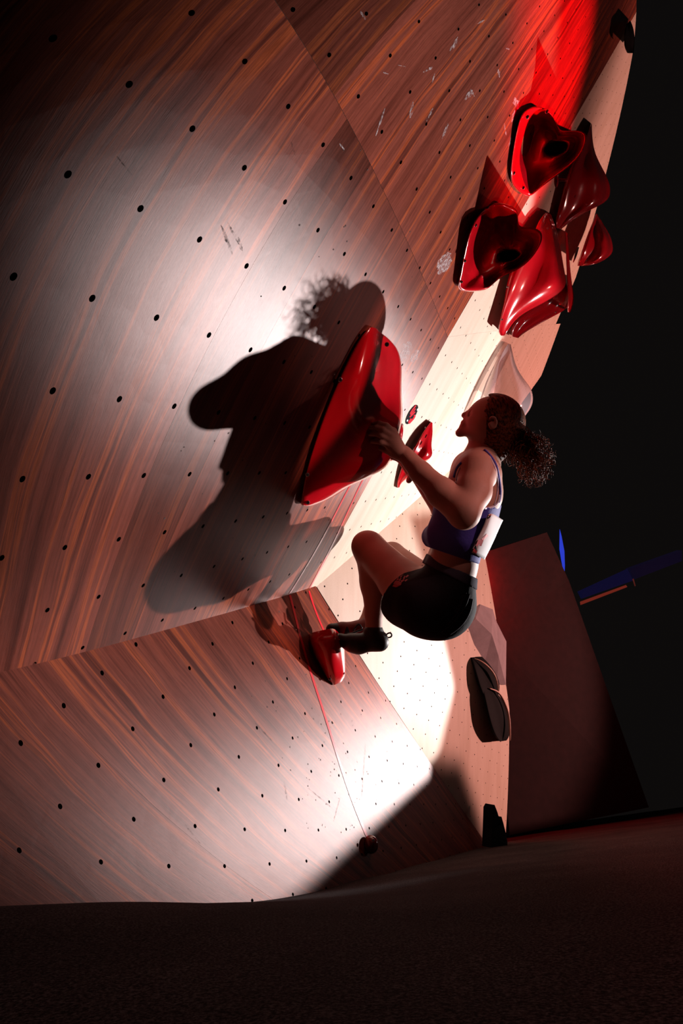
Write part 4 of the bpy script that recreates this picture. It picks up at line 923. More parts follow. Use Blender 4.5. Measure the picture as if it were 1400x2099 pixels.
# ------------------------------------------------------------------ the climber: one continuous skinned surface from a distance field
def surface_nets(F, org, h):
    S = F < 0
    nx, ny, nz = F.shape
    C = np.zeros((nx - 1, ny - 1, nz - 1), np.uint8)
    for a in (0, 1):
        for b in (0, 1):
            for c in (0, 1): C += S[a:nx - 1 + a, b:ny - 1 + b, c:nz - 1 + c]
    act = (C > 0) & (C < 8)
    idx = np.full(act.shape, -1, np.int64); I = np.argwhere(act); idx[act] = np.arange(len(I))
    acc = np.zeros((len(I), 3)); cnt = np.zeros(len(I))
    corners = [(a, b, c) for a in (0, 1) for b in (0, 1) for c in (0, 1)]
    vals = {c: F[I[:, 0] + c[0], I[:, 1] + c[1], I[:, 2] + c[2]] for c in corners}
    for c0 in corners:
        for ax in range(3):
            if c0[ax]: continue
            c1 = list(c0); c1[ax] = 1; c1 = tuple(c1)
            a, b = vals[c0], vals[c1]; m_ = (a < 0) != (b < 0)
            t = a[m_] / (a[m_] - b[m_]); p_ = np.array(c0, float) + t[:, None] * (np.array(c1) - np.array(c0))
            acc[m_] += p_; cnt[m_] += 1
    V = org + (I + acc / cnt[:, None]) * h
    faces = []
    for ax in range(3):
        o1, o2 = [(1, 2), (2, 0), (0, 1)][ax]
        sl0 = [slice(None)] * 3; sl1 = [slice(None)] * 3; sl0[ax] = slice(0, -1); sl1[ax] = slice(1, None)
        a = S[tuple(sl0)]; b = S[tuple(sl1)]
        E = np.argwhere(a != b)
        E = E[(E[:, o1] > 0) & (E[:, o2] > 0) & (E[:, o1] < F.shape[o1] - 1) & (E[:, o2] < F.shape[o2] - 1)]
        flip = a[E[:, 0], E[:, 1], E[:, 2]]
        q = []
        for d1, d2 in ((0, 0), (1, 0), (1, 1), (0, 1)):
            k = E.copy(); k[:, o1] -= d1; k[:, o2] -= d2; q.append(idx[k[:, 0], k[:, 1], k[:, 2]])
        Q = np.stack(q, 1); Q[~flip] = Q[~flip][:, ::-1]
        faces.append(Q)
    Fc = np.concatenate(faces); Fc = Fc[(Fc >= 0).all(1)]
    return V, Fc[:, ::-1]


class Field:
    def __init__(self, h, pts, pad=0.14):
        P = np.array(pts); self.h = h
        self.org = P.min(0) - pad; self.n = np.ceil((P.max(0) + pad - self.org) / h).astype(int) + 1
        self.F = np.full(self.n, 0.06, np.float32)

    def _box(self, lo, hi):
        a = np.clip(np.floor((lo - self.org) / self.h).astype(int), 0, self.n - 1)
        b = np.clip(np.ceil((hi - self.org) / self.h).astype(int) + 1, 1, self.n)
        ax = [self.org[i] + np.arange(a[i], b[i]) * self.h for i in range(3)]
        X = np.stack(np.meshgrid(*ax, indexing='ij'), -1)
        return tuple(slice(a[i], b[i]) for i in range(3)), X

    def add(self, d, sl, k):
        f = self.F[sl]; hh = np.clip(0.5 + 0.5 * (f - d) / k, 0, 1)
        self.F[sl] = f * (1 - hh) + d * hh - k * hh * (1 - hh)

    def sub(self, d, sl, k):
        f = self.F[sl]; d = -d; hh = np.clip(0.5 - 0.5 * (f - d) / k, 0, 1)
        self.F[sl] = f * (1 - hh) + d * hh + k * hh * (1 - hh)

    def cone(self, a, b, ra, rb, k=0.015, sub=False, flat=None):
        a = np.array(a); b = np.array(b); m_ = max(ra, rb) + k + 0.012
        sl, X = self._box(np.minimum(a, b) - m_, np.maximum(a, b) + m_)
        ab = b - a; L2 = max(ab @ ab, 1e-12)
        t = np.clip(((X - a) @ ab) / L2, 0, 1)
        D = X - a - t[..., None] * ab
        if flat is not None:
            nrm, s = flat; D = D + (D @ nrm)[..., None] * nrm * (s - 1)
        d = np.linalg.norm(D, axis=-1) - (ra + (rb - ra) * t)
        (self.sub if sub else self.add)(d, sl, k)

    def ball(self, a, r, k=0.015, sub=False): self.cone(a, a, r, r, k, sub)

    def ell(self, a, R, ax, k=0.01, sub=False):
        """ellipsoid with radii R along the rows of ax"""
        a = np.array(a); m_ = max(R) + k + .01
        sl, X = self._box(a - m_, a + m_)
        q = (X - a) @ np.array(ax).T
        k0 = np.linalg.norm(q / np.array(R), axis=-1); k1 = np.linalg.norm(q / np.array(R) ** 2, axis=-1) + 1e-9
        (self.sub if sub else self.add)(k0 * (k0 - 1) / k1, sl, k)

    def points(self):
        ax = [self.org[i] + np.arange(self.n[i]) * self.h for i in range(3)]
        return np.stack(np.meshgrid(*ax, indexing='ij'), -1)

    def pixels(self):
        X = (self.points() - CAM) @ C2W
        return 700 + FPX * X[..., 0] / X[..., 2], 1049.5 + FPX * X[..., 1] / X[..., 2], X[..., 2]

    def mesh(self, name, mat, parent=None, smooth_it=2):
        V, Fc = surface_nets(self.F, self.org, self.h)
        o_ = mesh_obj(name, V, Fc, mat, parent, smooth=True)
        if smooth_it:
            bm_ = bmesh.new(); bm_.from_mesh(o_.data)
            for _ in range(smooth_it): bmesh.ops.smooth_vert(bm_, verts=bm_.verts, factor=.5, use_axis_x=True, use_axis_y=True, use_axis_z=True)
            bm_.to_mesh(o_.data); bm_.free()
        return o_


A3 = lambda t: at(*t)
J = dict(neck=(988, 942, 1.62), chest=(962, 1030, 1.60), Lsh=(978, 966, 1.48), Rsh=(958, 962, 1.76), Lel=(951, 1053, 1.375), Lwr=(829, 931, 1.50),
         Rel=(912, 1052, 1.74), Rwr=(850, 965, 1.76), Lkn=(757, 1123, 1.90), Lan=(766, 1298, 1.93), Rkn=(803, 1140, 2.12), Ran=(752, 1278, 2.08))
ALLP = [A3(v) for v in J.values()] + [at(745, 870, 1.5), at(1090, 860, 1.62), at(930, 820, 1.6), at(905, 1320, 1.75), at(980, 1230, 1.75), at(1035, 1000, 1.6)]
HR = 1.62


def torso(f, dil=0.0, k=.03):
    f.cone(A3((966, 1012, 1.565)), A3((945, 1085, 1.60)), .078 + dil, .076 + dil, k)
    f.cone(A3((966, 1012, 1.68)), A3((938, 1085, 1.70)), .078 + dil, .076 + dil, k)
    f.cone(A3((984, 1000, 1.60)), A3((975, 1065, 1.63)), .062 + dil, .058 + dil, k)          # back
    f.cone(A3((935, 1045, 1.60)), A3((935, 1045, 1.66)), .060 + dil, .060 + dil, k)          # front
    f.cone(A3((945, 1085, 1.62)), A3((928, 1160, 1.68)), .074 + dil, .070 + dil, k)
    f.cone(A3((940, 1085, 1.70)), A3((920, 1155, 1.76)), .070 + dil, .068 + dil, k)


def pelvis(f, dil=0.0, k=.03):
    f.cone(A3((928, 1160, 1.68)), A3((908, 1225, 1.70)), .070 + dil, .088 + dil, k)
    f.cone(A3((920, 1155, 1.76)), A3((898, 1218, 1.84)), .068 + dil, .086 + dil, k)
    f.cone(A3((903, 1242, 1.71)), A3((892, 1235, 1.84)), .098 + dil, .092 + dil, k)


f = Field(0.0032, ALLP, .10)
torso(f); pelvis(f)
# shoulders, neck
f.cone(A3((972, 968, 1.53)), A3((962, 962, 1.72)), .058, .056, .03)
f.cone(A3((990, 940, 1.60)), A3(J['Lsh']), .040, .046, .03); f.cone(A3((985, 940, 1.64)), A3(J['Rsh']), .040, .044, .03)
f.cone(A3((996, 975, 1.54)), A3((1000, 1020, 1.56)), .040, .034, .03)                        # shoulder blade
f.cone(A3((993, 900, HR)), A3((988, 950, 1.62)), .044, .054, .02)
# arms
f.cone(A3(J['Lsh']), A3((970, 1008, 1.425)), .050, .046, .02); f.cone(A3((970, 1008, 1.425)), A3(J['Lel']), .046, .039, .015)
f.cone(A3(J['Lel']), A3((905, 1010, 1.42)), .039, .040, .015); f.cone(A3((905, 1010, 1.42)), A3((862, 968, 1.46)), .038, .030, .015)
f.cone(A3((862, 968, 1.46)), A3(J['Lwr']), .030, .0235, .012)
f.cone(A3(J['Rsh']), A3(J['Rel']), .046, .036, .02); f.cone(A3(J['Rel']), A3(J['Rwr']), .036, .024, .02)
# left hand: palm of four rays, knuckles, bent fingers, thumb
pr = [((824, 921, 1.492), (806, 884, 1.478)), ((820, 925, 1.490), (801, 891, 1.474)), ((817, 929, 1.492), (797, 900, 1.476)), ((814, 933, 1.496), (795, 911, 1.482))]
for a, b in pr: f.cone(A3(a), A3(b), .0135, .0105, .008)
fg = [[(806, 884, 1.478), (792, 872, 1.462), (777, 867.5, 1.470), (766, 868.5, 1.483)],
      [(801, 891, 1.474), (785, 881, 1.456), (770, 876.5, 1.464), (757, 877, 1.480)],
      [(797, 900, 1.476), (780, 892, 1.458), (766, 889, 1.466), (755, 890.5, 1.482)],
      [(795, 911, 1.482), (780, 906, 1.466), (769, 904.5, 1.474), (761, 905.5, 1.486)]]
for ps in fg:
    rr = [.0088, .0078, .0070, .0060]
    for i in range(3): f.cone(A3(ps[i]), A3(ps[i + 1]), rr[i], rr[i + 1], .004)
    f.ball(A3(ps[0]), .0102, .004)
for a, b, ra, rb in (((822, 932, 1.50), (806, 930, 1.495), .013, .0115), ((806, 930, 1.495), (791, 922, 1.50), .011, .0095), ((791, 922, 1.50), (779, 919, 1.51), .0092, .0075)):
    f.cone(A3(a), A3(b), ra, rb, .005)
# right hand holding the flank of the fin from behind
for a, b in (((848, 962, 1.76), (829, 925, 1.76)), ((844, 966, 1.76), (824, 932, 1.755)), ((840, 970, 1.76), (820, 941, 1.755))): f.cone(A3(a), A3(b), .0135, .011, .008)
for ps in ([(829, 925, 1.76), (821, 915, 1.755), (815, 912, 1.75)], [(824, 932, 1.755), (815, 922, 1.75), (808, 920, 1.745)], [(822, 938, 1.755), (812, 931, 1.75), (805, 930, 1.745)], [(820, 944, 1.757), (810, 939, 1.75), (803, 939, 1.745)]):
    for i in range(2): f.cone(A3(ps[i]), A3(ps[i + 1]), .009 - .001 * i, .008 - .001 * i, .004)
f.cone(A3((846, 968, 1.75)), A3((838, 985, 1.74)), .012, .010, .005)
# legs
THIGH_A, THIGH_B = A3((870, 1240, 1.69)), A3(J['Lkn'])
f.cone(THIGH_A, A3((822, 1192, 1.79)), .092, .074, .03); f.cone(A3((822, 1192, 1.79)), A3(J['Lkn']), .074, .058, .02)
f.ball(A3((750, 1118, 1.90)), .052, .015)
f.cone(A3(J['Lkn']), A3((770, 1195, 1.925)), .054, .056, .02); f.cone(A3((770, 1195, 1.925)), A3((766, 1255, 1.93)), .054, .033, .02)
f.cone(A3((766, 1255, 1.93)), A3(J['Lan']), .032, .031, .012)
f.cone(A3((888, 1222, 1.86)), A3(J['Rkn']), .086, .056, .03); f.cone(A3(J['Rkn']), A3((782, 1205, 2.11)), .052, .050, .02)
f.cone(A3((782, 1205, 2.11)), A3(J['Ran']), .048, .030, .02); f.cone(A3(J['Ran']), A3((730, 1294, 2.05)), .030, .026, .015)
# head
H = lambda x, y, dz=0.0: at(x, y, HR + dz)
f.ball(H(1016, 868), .074, .02); f.ball(H(1004, 862), .069, .02)
f.cone(H(990, 861), H(972, 859), .052, .026, .015)
f.cone(H(988, 868), H(958, 876), .046, .014, .012)
f.cone(H(974, 840, -.020), H(974, 840, .020), .0095, .0095, .008)                            # brow
f.cone(H(962, 845), H(951.5, 850.5), .0070, .0078, .004); f.ball(H(950.8, 851.8), .0078, .003)
f.ball(H(955, 856, -.009), .0062, .004); f.ball(H(955, 856, .009), .0062, .004)
f.cone(H(956, 866, -.012), H(956, 866, .012), .010, .010, .006)
f.cone(H(950.3, 865.8, -.009), H(950.3, 865.8, .009), .0076, .0076, .0025); f.cone(H(948.3, 874.4, -.008), H(948.3, 874.4, .008), .0074, .0074, .0025)
f.cone(H(953, 870, -.012), H(953, 880, .012), .010, .010, .004)
f.cone(H(946, 870, -.016), H(946, 870, .016), .0014, .0014, .002, sub=True)
f.cone(H(941.5, 887.5, -.007), H(941.5, 887.5, .007), .0118, .0118, .007)
f.cone(H(956, 879), H(986, 884), .018, .040, .015)
for s in (-1, 1):
    f.cone(H(948, 885.5, .012 * s), H(994, 884, .046 * s), .0115, .020, .010)
    f.cone(H(974, 864, .028 * s), H(990, 868, .044 * s), .020, .024, .015)                     # cheek
    f.ball(H(965, 848.5, .030 * s), .0100, .005, sub=True); f.ball(H(970.5, 849.5, .028 * s), .0112, .0025)   # eye socket and lid
    for q in np.linspace(-.8, 4.4, 16):                                                       # ear
        f.ball(H(1010 + 7.5 * math.cos(q - 1.6), 866 + 11 * math.sin(q - 1.6), .0815 * s), .0042, .003)
    f.cone(H(1008, 868, .070 * s), H(1009, 868, .076 * s), .010, .009, .004); f.ball(H(1007, 877, .078 * s), .005, .003)
M_SKIN, nt, p = new_mat('skin')
tc = nt.nodes.new('ShaderNodeTexCoord').outputs['Object']
nt.links.new(ramp(nt, noise_node(nt, tc, 9, 5), [(.3, (.38, .18, .13)), (.7, (.47, .24, .18))]), p.inputs['Base Color'])
p.inputs['Roughness'].default_value = .6; p.inputs['Specular IOR Level'].default_value = .25
bb = nt.nodes.new('ShaderNodeBump'); bb.inputs['Strength'].default_value = .12; bb.inputs['Distance'].default_value = .002
nt.links.new(noise_node(nt, tc, 160, 4), bb.inputs['Height']); nt.links.new(bb.outputs[0], p.inputs['Normal'])
person = f.mesh('person', M_SKIN)
tag(person, 'climber in a violet tank top and black shorts gripping the big red fin hold', 'person')
del f


def cloth(name, mat, pts, build, clip=None, h=.0036, smooth_it=3):
    g = Field(h, pts, .05); build(g)
    if clip is not None: g.F = np.maximum(g.F, clip(g).astype(np.float32))
    o_ = g.mesh(name, mat, person, smooth_it); return o_


M_TOP = plain('violet_jersey', (.055, .048, .30), .75, .3, bump=.25, bscale=90)
TP = [at(860, 1110, 1.6), at(1020, 1000, 1.6), at(990, 1160, 1.7), at(900, 1000, 1.75), at(950, 1000, 1.46)]


def top_build(g):
    torso(g, .006); g.cone(A3((905, 1098, 1.62)), A3((885, 1100, 1.66)), .052, .030, .03); g.cone(A3((905, 1098, 1.70)), A3((885, 1100, 1.70)), .050, .03, .03)


def top_clip(g):
    x, y, z = g.pixels(); s = .0015
    hem = (y - (1114 + (x - 856) * .34)) * s
    neck = ((1036 - np.clip((x - 985) / 40, -1, 1) * 8 * np.sign(x - 985)) - y) * s
    neck = np.where(x < 960, (1036 - (960 - x) * 1.2 - y) * s, (1040 - .008 * (x - 1000) ** 2 - y) * s)
    return np.maximum(hem, neck)


cloth('tank_top', M_TOP, TP, top_build, top_clip)
M_PIPE = plain('pale_piping', (.55, .50, .62), .7)
M_SHORT = plain('black_shorts_cloth', (.012, .010, .012), .85, .12, bump=.9, bscale=22)
M_BAND = plain('grey_waistband', (.05, .042, .06), .9, .1)
SP = [at(790, 1240, 1.75), at(975, 1200, 1.75), at(900, 1310, 1.72), at(850, 1150, 1.9), at(880, 1140, 1.66)]
ax_ = THIGH_B - THIGH_A; ax_ /= np.linalg.norm(ax_)
ax2 = A3(J['Rkn']) - A3((888, 1222, 1.86)); ax2 /= np.linalg.norm(ax2)


def shorts_build(g):
    pelvis(g, .009); g.cone(THIGH_A, A3((838, 1226, 1.755)), .103, .097, .03); g.cone(A3((838, 1226, 1.755)), A3((818, 1208, 1.80)), .096, .092, .02)
    g.cone(A3((888, 1222, 1.86)), A3((850, 1190, 1.98)), .096, .080, .03)


CUT1 = A3((832, 1218, 1.765)); CUT2 = A3((862, 1198, 1.93))


def shorts_clip(g):
    x, y, z = g.pixels(); X = g.points()
    waist = ((1140 + (x - 878) * .50) - y) * .0016
    d1 = (X - CUT1) @ ax_; near = np.linalg.norm(X - CUT1 - d1[..., None] * ax_, axis=-1) < .13
    leg = np.where(near & (((X - CAM) @ C2W)[..., 2] < 1.95), d1, -1)
    d2 = (X - CUT2) @ ax2; leg2 = np.where(np.linalg.norm(X - CUT2 - d2[..., None] * ax2, axis=-1) < .10, d2, -1)
    return np.maximum(waist, np.maximum(leg, np.where(x < 880, leg2, -1)))


sh = cloth('shorts', M_SHORT, SP, shorts_build, shorts_clip)
cloth('waistband', M_BAND, [at(870, 1130, 1.66), at(985, 1210, 1.75), at(880, 1150, 1.9)], lambda g: pelvis(g, .0125),
      lambda g: (lambda x, y, z: np.maximum(((1136 + (x - 878) * .50) - y) * .0016, (y - (1160 + (x - 878) * .50)) * .0016))(*g.pixels()))
# printed emblem on the shorts leg
M_LOGO = plain('emblem_print', (.30, .02, .02), .6)


def on_person(px, py, r0=1.2, lift=.002, targets=None):
    """first surface of the given meshes along a pixel's ray"""
    best = None
    d_ = Vector(ray(px, py)); o0 = Vector(CAM)
    for t_ in targets:
        ok, loc, nrm, fi = t_.ray_cast(o0 - t_.location, d_)
        if ok:
            dd = (loc + t_.location - o0).length
            if best is None or dd < best: best = dd
    return best


def on(targets, px, py, lift=.003):
    r_ = on_person(px, py, targets=targets)
    return at(px, py, (r_ if r_ else 1.75) - lift)


bpy.context.view_layer.update()


def patch(pts, mat, name, targets, parent, lift=.003):
    P = [on(targets, *q, lift=lift) for q in pts]
    return mesh_obj(name, P, [tuple(range(len(P)))], mat, parent)




def lay(name, pts, rad, mat, targets, lift=0.0, fall=1.6, K=6):
    """a cord lying on the body along a drawn line"""
    n_ = 26; A = np.array([(x, y) for x, y in pts], float)
    Q = _spline_weights(np.arange(len(A)), np.linspace(0, len(A) - 1, n_)) @ A if len(A) > 2 else np.linspace(A[0], A[1], n_)
    rs = [on_person(x, y, targets=targets) for x, y in Q]
    good = [r for r in rs if r]
    rs = [r if r else None for r in rs]
    last = good[0] if good else fall
    out = []
    for r in rs:
        if r and abs(r - last) < .12: last = r
        out.append(last)
    out = np.convolve(np.pad(out, 2, mode='edge'), np.ones(5) / 5, 'valid')
    return tube(name, [at(x, y, r - lift) for (x, y), r in zip(Q, out)], rad, mat, K=K, taper=False, parent=person)


bpy.context.view_layer.update()
for pts, r_ in (([(993, 923), (1005, 935), (1017, 956), (1023, 985), (1025, 1010), (1022, 1030)], .0042),
                ([(999, 926), (1010, 948), (1019, 975), (1020, 1005), (1013, 1036)], .0018),
                ([(946, 949), (937, 960), (931, 978)], .0046), ([(943, 958), (937, 975), (934, 990)], .0020)):
    lay('strap', pts, r_, M_PIPE if r_ < .003 else M_TOP, [person], lift=.001)


lay('neckline_piping', [(992, 1042), (1002, 1041), (1013, 1037), (1021, 1028), (1024, 1014)], .0032, M_PIPE, [person], lift=.002)
M_FOLD_LIT = plain('shorts_fold_lit', (.030, .026, .034), .8, .15)  # same cloth in a paler colour, catch-light on the ridges painted in
for pts in ([(962, 1218), (952, 1245), (932, 1272), (905, 1296)], [(968, 1228), (962, 1255), (945, 1282), (922, 1300)], [(955, 1215), (946, 1235), (930, 1255)], [(948, 1220), (940, 1250), (918, 1280)]):
    lay('cloth_fold', pts, .0028, M_FOLD_LIT, [sh], lift=-.0012)
for pts in ([(804, 1202), (807, 1198), (823, 1195), (822, 1199), (812, 1204)], [(806, 1197), (810, 1190), (818, 1191), (824, 1195), (815, 1197)],
            [(812, 1189), (816, 1184), (818, 1184), (814, 1190)], [(817, 1190), (821, 1184), (823, 1185), (819, 1191)], [(820, 1182), (824, 1177), (826, 1178), (822, 1184)],
            [(821, 1192), (827, 1187), (829, 1189), (823, 1194)], [(826, 1186), (829, 1180), (831, 1181), (829, 1187)], [(829, 1190), (834, 1187), (836, 1188), (831, 1192)],
            [(831, 1182), (836, 1178), (838, 1180), (833, 1184)], [(823, 1177), (826, 1177), (829, 1183), (827, 1184)], [(815, 1187), (826, 1190), (826, 1191.5), (815, 1188.5)]):
    patch(pts, M_LOGO, 'printed_emblem', [sh], person)
# race number on the back
M_PAPER = plain('white_paper', (.78, .74, .74), .7, .3, bump=.1, bscale=40)
rows = [[(999, 1056, 1.500), (1008, 1053, 1.505), (1020, 1059, 1.54), (1031, 1066, 1.585)],
        [(990, 1080, 1.515), (1000, 1078, 1.52), (1011, 1083, 1.555), (1021, 1088, 1.60)],
        [(976, 1108, 1.530), (988, 1106, 1.54), (1000, 1111, 1.575), (1009, 1115, 1.62)],
        [(965, 1131, 1.550), (973, 1136, 1.56), (984, 1142, 1.59), (993, 1147, 1.635)]]
G = resample([[P3(q) for q in r] for r in rows], 16, 16)
adopt(grid_mesh('race_number', G, M_PAPER, thick=.0008), person)
M_PR = plain('number_print_red', (.75, .12, .13), .6); M_PB = plain('number_print_black', (.02, .015, .015), .5)


def on_bib(u, v, lift=.0015):
    a = np.einsum('i,ijk,j->k', _spline_weights(np.arange(16), [u * 15])[0], G, _spline_weights(np.arange(16), [v * 15])[0])
    d_ = CAM - a; return a + d_ / np.linalg.norm(d_) * lift


for uv, m_ in (([(.66, .12), (.64, .42), (.80, .46), (.82, .14)], M_PR), ([(.52, .44), (.54, .56), (.68, .42), (.66, .30)], M_PR), ([(.70, .0), (.66, .14), (.84, .20), (.92, .40), (1.0, .36), (1.0, .0)], M_PB),
               ([(.88, .10), (.92, .38), (.98, .40), (.96, .12)], M_PR), ([(.0, .02), (.0, .30), (.09, .32), (.14, .20), (.10, .02)], M_PB), ([(.02, .16), (.02, .32), (.05, .33), (.05, .17)], M_PR)):
    adopt(mesh_obj('number_mark', [on_bib(*q, lift=.0015 if m_ is M_PB else .0022) for q in uv], [tuple(range(len(uv)))], m_), person)
tube_px('safety_pin', [(967, 1127, 1.565), (970, 1121, 1.562), (973, 1116, 1.56)], .0007, M_BOLT, person, K=5)

# climbing shoes
M_SHOE = plain('black_shoe_rubber', (.008, .007, .008), .5, .4, bump=.2, bscale=60)
M_UPPER = plain('dark_red_shoe_upper', (.16, .02, .015), .6, .3, var=.5, bump=.3, bscale=90)


def shoe1(g):
    g.cone(A3((778, 1316, 1.93)), A3((752, 1318, 1.93)), .034, .030, .012); g.cone(A3((752, 1316, 1.93)), A3((722, 1318, 1.935)), .031, .033, .012)
    g.cone(A3((735, 1322, 1.935)), A3((696, 1311, 1.94)), .034, .020, .015); g.cone(A3((696, 1311, 1.94)), A3((684, 1309, 1.945)), .020, .014, .012)
    g.cone(A3((766, 1296, 1.93)), A3((768, 1310, 1.93)), .036, .038, .012); g.cone(A3((779, 1302, 1.93)), A3((788, 1303, 1.93)), .018, .009, .008)


def shoe2(g):
    g.cone(A3((752, 1284, 2.06)), A3((735, 1290, 2.04)), .036, .032, .012); g.cone(A3((735, 1290, 2.04)), A3((700, 1291, 2.02)), .032, .028, .012)
    g.cone(A3((700, 1291, 2.02)), A3((680, 1290, 2.01)), .027, .021, .012); g.cone(A3((765, 1286, 2.08)), A3((752, 1290, 2.06)), .030, .034, .012)


s1 = cloth('climbing_shoe', M_SHOE, [at(680, 1300, 1.93), at(792, 1345, 1.93), at(770, 1280, 1.93)], shoe1, None, h=.0028)
s2 = cloth('climbing_shoe', M_UPPER, [at(672, 1290, 2.02), at(780, 1300, 2.06)], shoe2, None, h=.0028)
cloth('toe_rubber', M_SHOE, [at(672, 1290, 2.02), at(740, 1300, 2.03)], lambda g: (g.cone(A3((706, 1292, 2.022)), A3((680, 1290, 2.008)), .030, .0225, .012)), None, h=.0028)
M_STRAP = plain('black_pull_tab', (.006, .006, .007), .6)
tt = np.linspace(0, 2 * math.pi, 14)[:-1]
tube_px('pull_tab', [(791, 1302, 1.93), (796, 1298, 1.925), (801, 1298, 1.925), (803, 1302, 1.93), (800, 1306, 1.935), (793, 1307, 1.935)], .003, M_STRAP, person, K=6, taper=False)
for pts in ([(724, 1294, 1.995), (730, 1284, 1.998), (736, 1280, 2.0), (742, 1288, 2.0)], [(712, 1299, 1.98), (722, 1298, 1.98), (732, 1294, 1.985), (744, 1290, 1.99)], [(748, 1296, 1.99), (750, 1285, 2.0), (751, 1277, 2.01)]):
    tube_px('shoe_strap', pts, .0035, M_STRAP, person, K=6, taper=False)
tube_px('sole_edge', [(702, 1301, 1.985), (715, 1304, 1.98), (735, 1306, 1.985), (752, 1311, 1.99)], .004, plain('orange_sole_edge', (.25, .05, .02), .6), person, K=6)

# hair: cap, knot, curls
M_HAIR, nt, p = new_mat('curly_brown_hair')
tc = nt.nodes.new('ShaderNodeTexCoord').outputs['Object']
nt.links.new(ramp(nt, noise_node(nt, mapping(nt, tc, (30, 30, 8)), 6, 4, .7), [(.40, (.018, .006, .003)), (.65, (.34, .085, .025))]), p.inputs['Base Color'])
p.inputs['Roughness'].default_value = .6; p.inputs['Specular IOR Level'].default_value = .12
bb = nt.nodes.new('ShaderNodeBump'); bb.inputs['Strength'].default_value = .8; bb.inputs['Distance'].default_value = .004
nt.links.new(noise_node(nt, mapping(nt, tc, (60, 60, 14)), 5, 3), bb.inputs['Height']); nt.links.new(bb.outputs[0], p.inputs['Normal'])


def hair_build(g):
    g.ball(H(1018, 868), .0815, .02); g.ball(H(1006, 862), .076, .02); g.cone(H(1020, 885), H(1010, 920), .060, .046, .02); g.ball(H(1006, 824), .012, .008)
    g.cone(H(1045, 885), H(1062, 894), .035, .018, .02)


def hair_clip(g):
    x, y, z = g.pixels()
    lim = np.where(y < 840, 1001 - (y - 815) * .30, np.where(y < 872, 993 + (y - 840) * .32, np.where(y < 885, 1003, 1003 - (y - 885) * .62)))
    lim = lim + 2.2 * np.sin(y * .55) + 1.3 * np.sin(y * 1.3 + 1)
    ear = .0165 - np.hypot(x - 1009, (y - 867) * .72) * .00153
    return np.maximum((lim - x) * .0015, ear)


cloth('hair_cap', M_HAIR, [H(950, 820), H(1070, 940), H(1018, 868, -.1), H(1018, 868, .1)], hair_build, hair_clip, h=.003)
random.seed(11)
KH = 4; V, F = [], []


def strand(P, r0):
    n = len(P); T = np.gradient(P, axis=0); T /= np.linalg.norm(T, axis=1)[:, None] + 1e-9
    a = np.array([.31, .52, .8]); b0 = len(V)
    for i in range(n):
        a = a - T[i] * (a @ T[i]); a /= np.linalg.norm(a) + 1e-9; b = np.cross(T[i], a)
        r_ = r0 * (1 - .75 * i / n)
        for k_ in range(KH):
            t = 2 * math.pi * k_ / KH; V.append(P[i] + a * math.cos(t) * r_ + b * math.sin(t) * r_)
    for i in range(n - 1):
        for k_ in range(KH): F.append((b0 + i * KH + k_, b0 + i * KH + (k_ + 1) % KH, b0 + (i + 1) * KH + (k_ + 1) % KH, b0 + (i + 1) * KH + k_))


def lock(p0, p1, p2, curl, turns, r0, n=30):
    t = np.linspace(0, 1, n)[:, None]
    P = (1 - t) ** 2 * p0 + 2 * t * (1 - t) * p1 + t ** 2 * p2
    d = p2 - p0; d /= np.linalg.norm(d); a = np.cross(d, [.2, .3, .9]); a /= np.linalg.norm(a); b = np.cross(d, a)
    ph = random.uniform(0, 6.28); A_ = curl * np.clip(t * 3, 0, 1) * (0.8 + .4 * np.sin(t * 5 + ph))
    q = ph + t * turns * 2 * math.pi
    strand(P + a * np.cos(q) * A_ + b * np.sin(q) * A_, r0)


tie = H(1062, 894)
for k in range(300):
    th = random.uniform(-math.pi, math.pi); rr = random.uniform(0, 1) ** .45
    ex, ey = 1090 + 44 * rr * math.cos(th), 937 + 50 * rr * math.sin(th) * (1 if math.sin(th) < 0 else 1.15)
    if ey > 960 and ex < 1062: continue
    dz = random.gauss(0, .030)
    e = H(ex, ey, dz)
    m_ = (tie + e) / 2 + np.array([random.gauss(0, .014) for _ in range(3)]) + (H(1080, 905, dz * .5) - tie) * .3
    st_ = tie + np.array([random.gauss(0, .010) for _ in range(3)])
    lock(st_, m_, e, random.uniform(.006, .011), random.uniform(1.6, 3.4), random.uniform(.0016, .0032), 34)
for k in range(130):                                     # locks at the nape and below the knot
    s = random.random(); a0 = H(1020 + 40 * s, 905 - 8 * s + random.gauss(0, 6), random.gauss(0, .03))
    e = H(1034 + 50 * random.random(), 925 + 32 * random.random(), random.gauss(0, .035))
    lock(a0, (a0 + e) / 2 + np.array([random.gauss(0, .008) for _ in range(3)]), e, random.uniform(.003, .006), random.uniform(1, 3), random.uniform(.001, .0018), 24)
for k in range(60):                                      # stray curls leaving the bunch
    th = random.uniform(-1.3, 2.2); e0 = H(1092 + 34 * math.cos(th), 940 + 40 * math.sin(th), random.gauss(0, .02))
    e = H(1092 + 46 * math.cos(th), 940 + 60 * math.sin(th), random.gauss(0, .03))
    lock(e0, (e0 + e) / 2, e, random.uniform(.004, .008), random.uniform(.8, 1.6), .0011, 20)
o = mesh_obj('ponytail_curls', V, F, M_HAIR, person, smooth=True); o['kind'] = 'stuff'
V, F = [], []
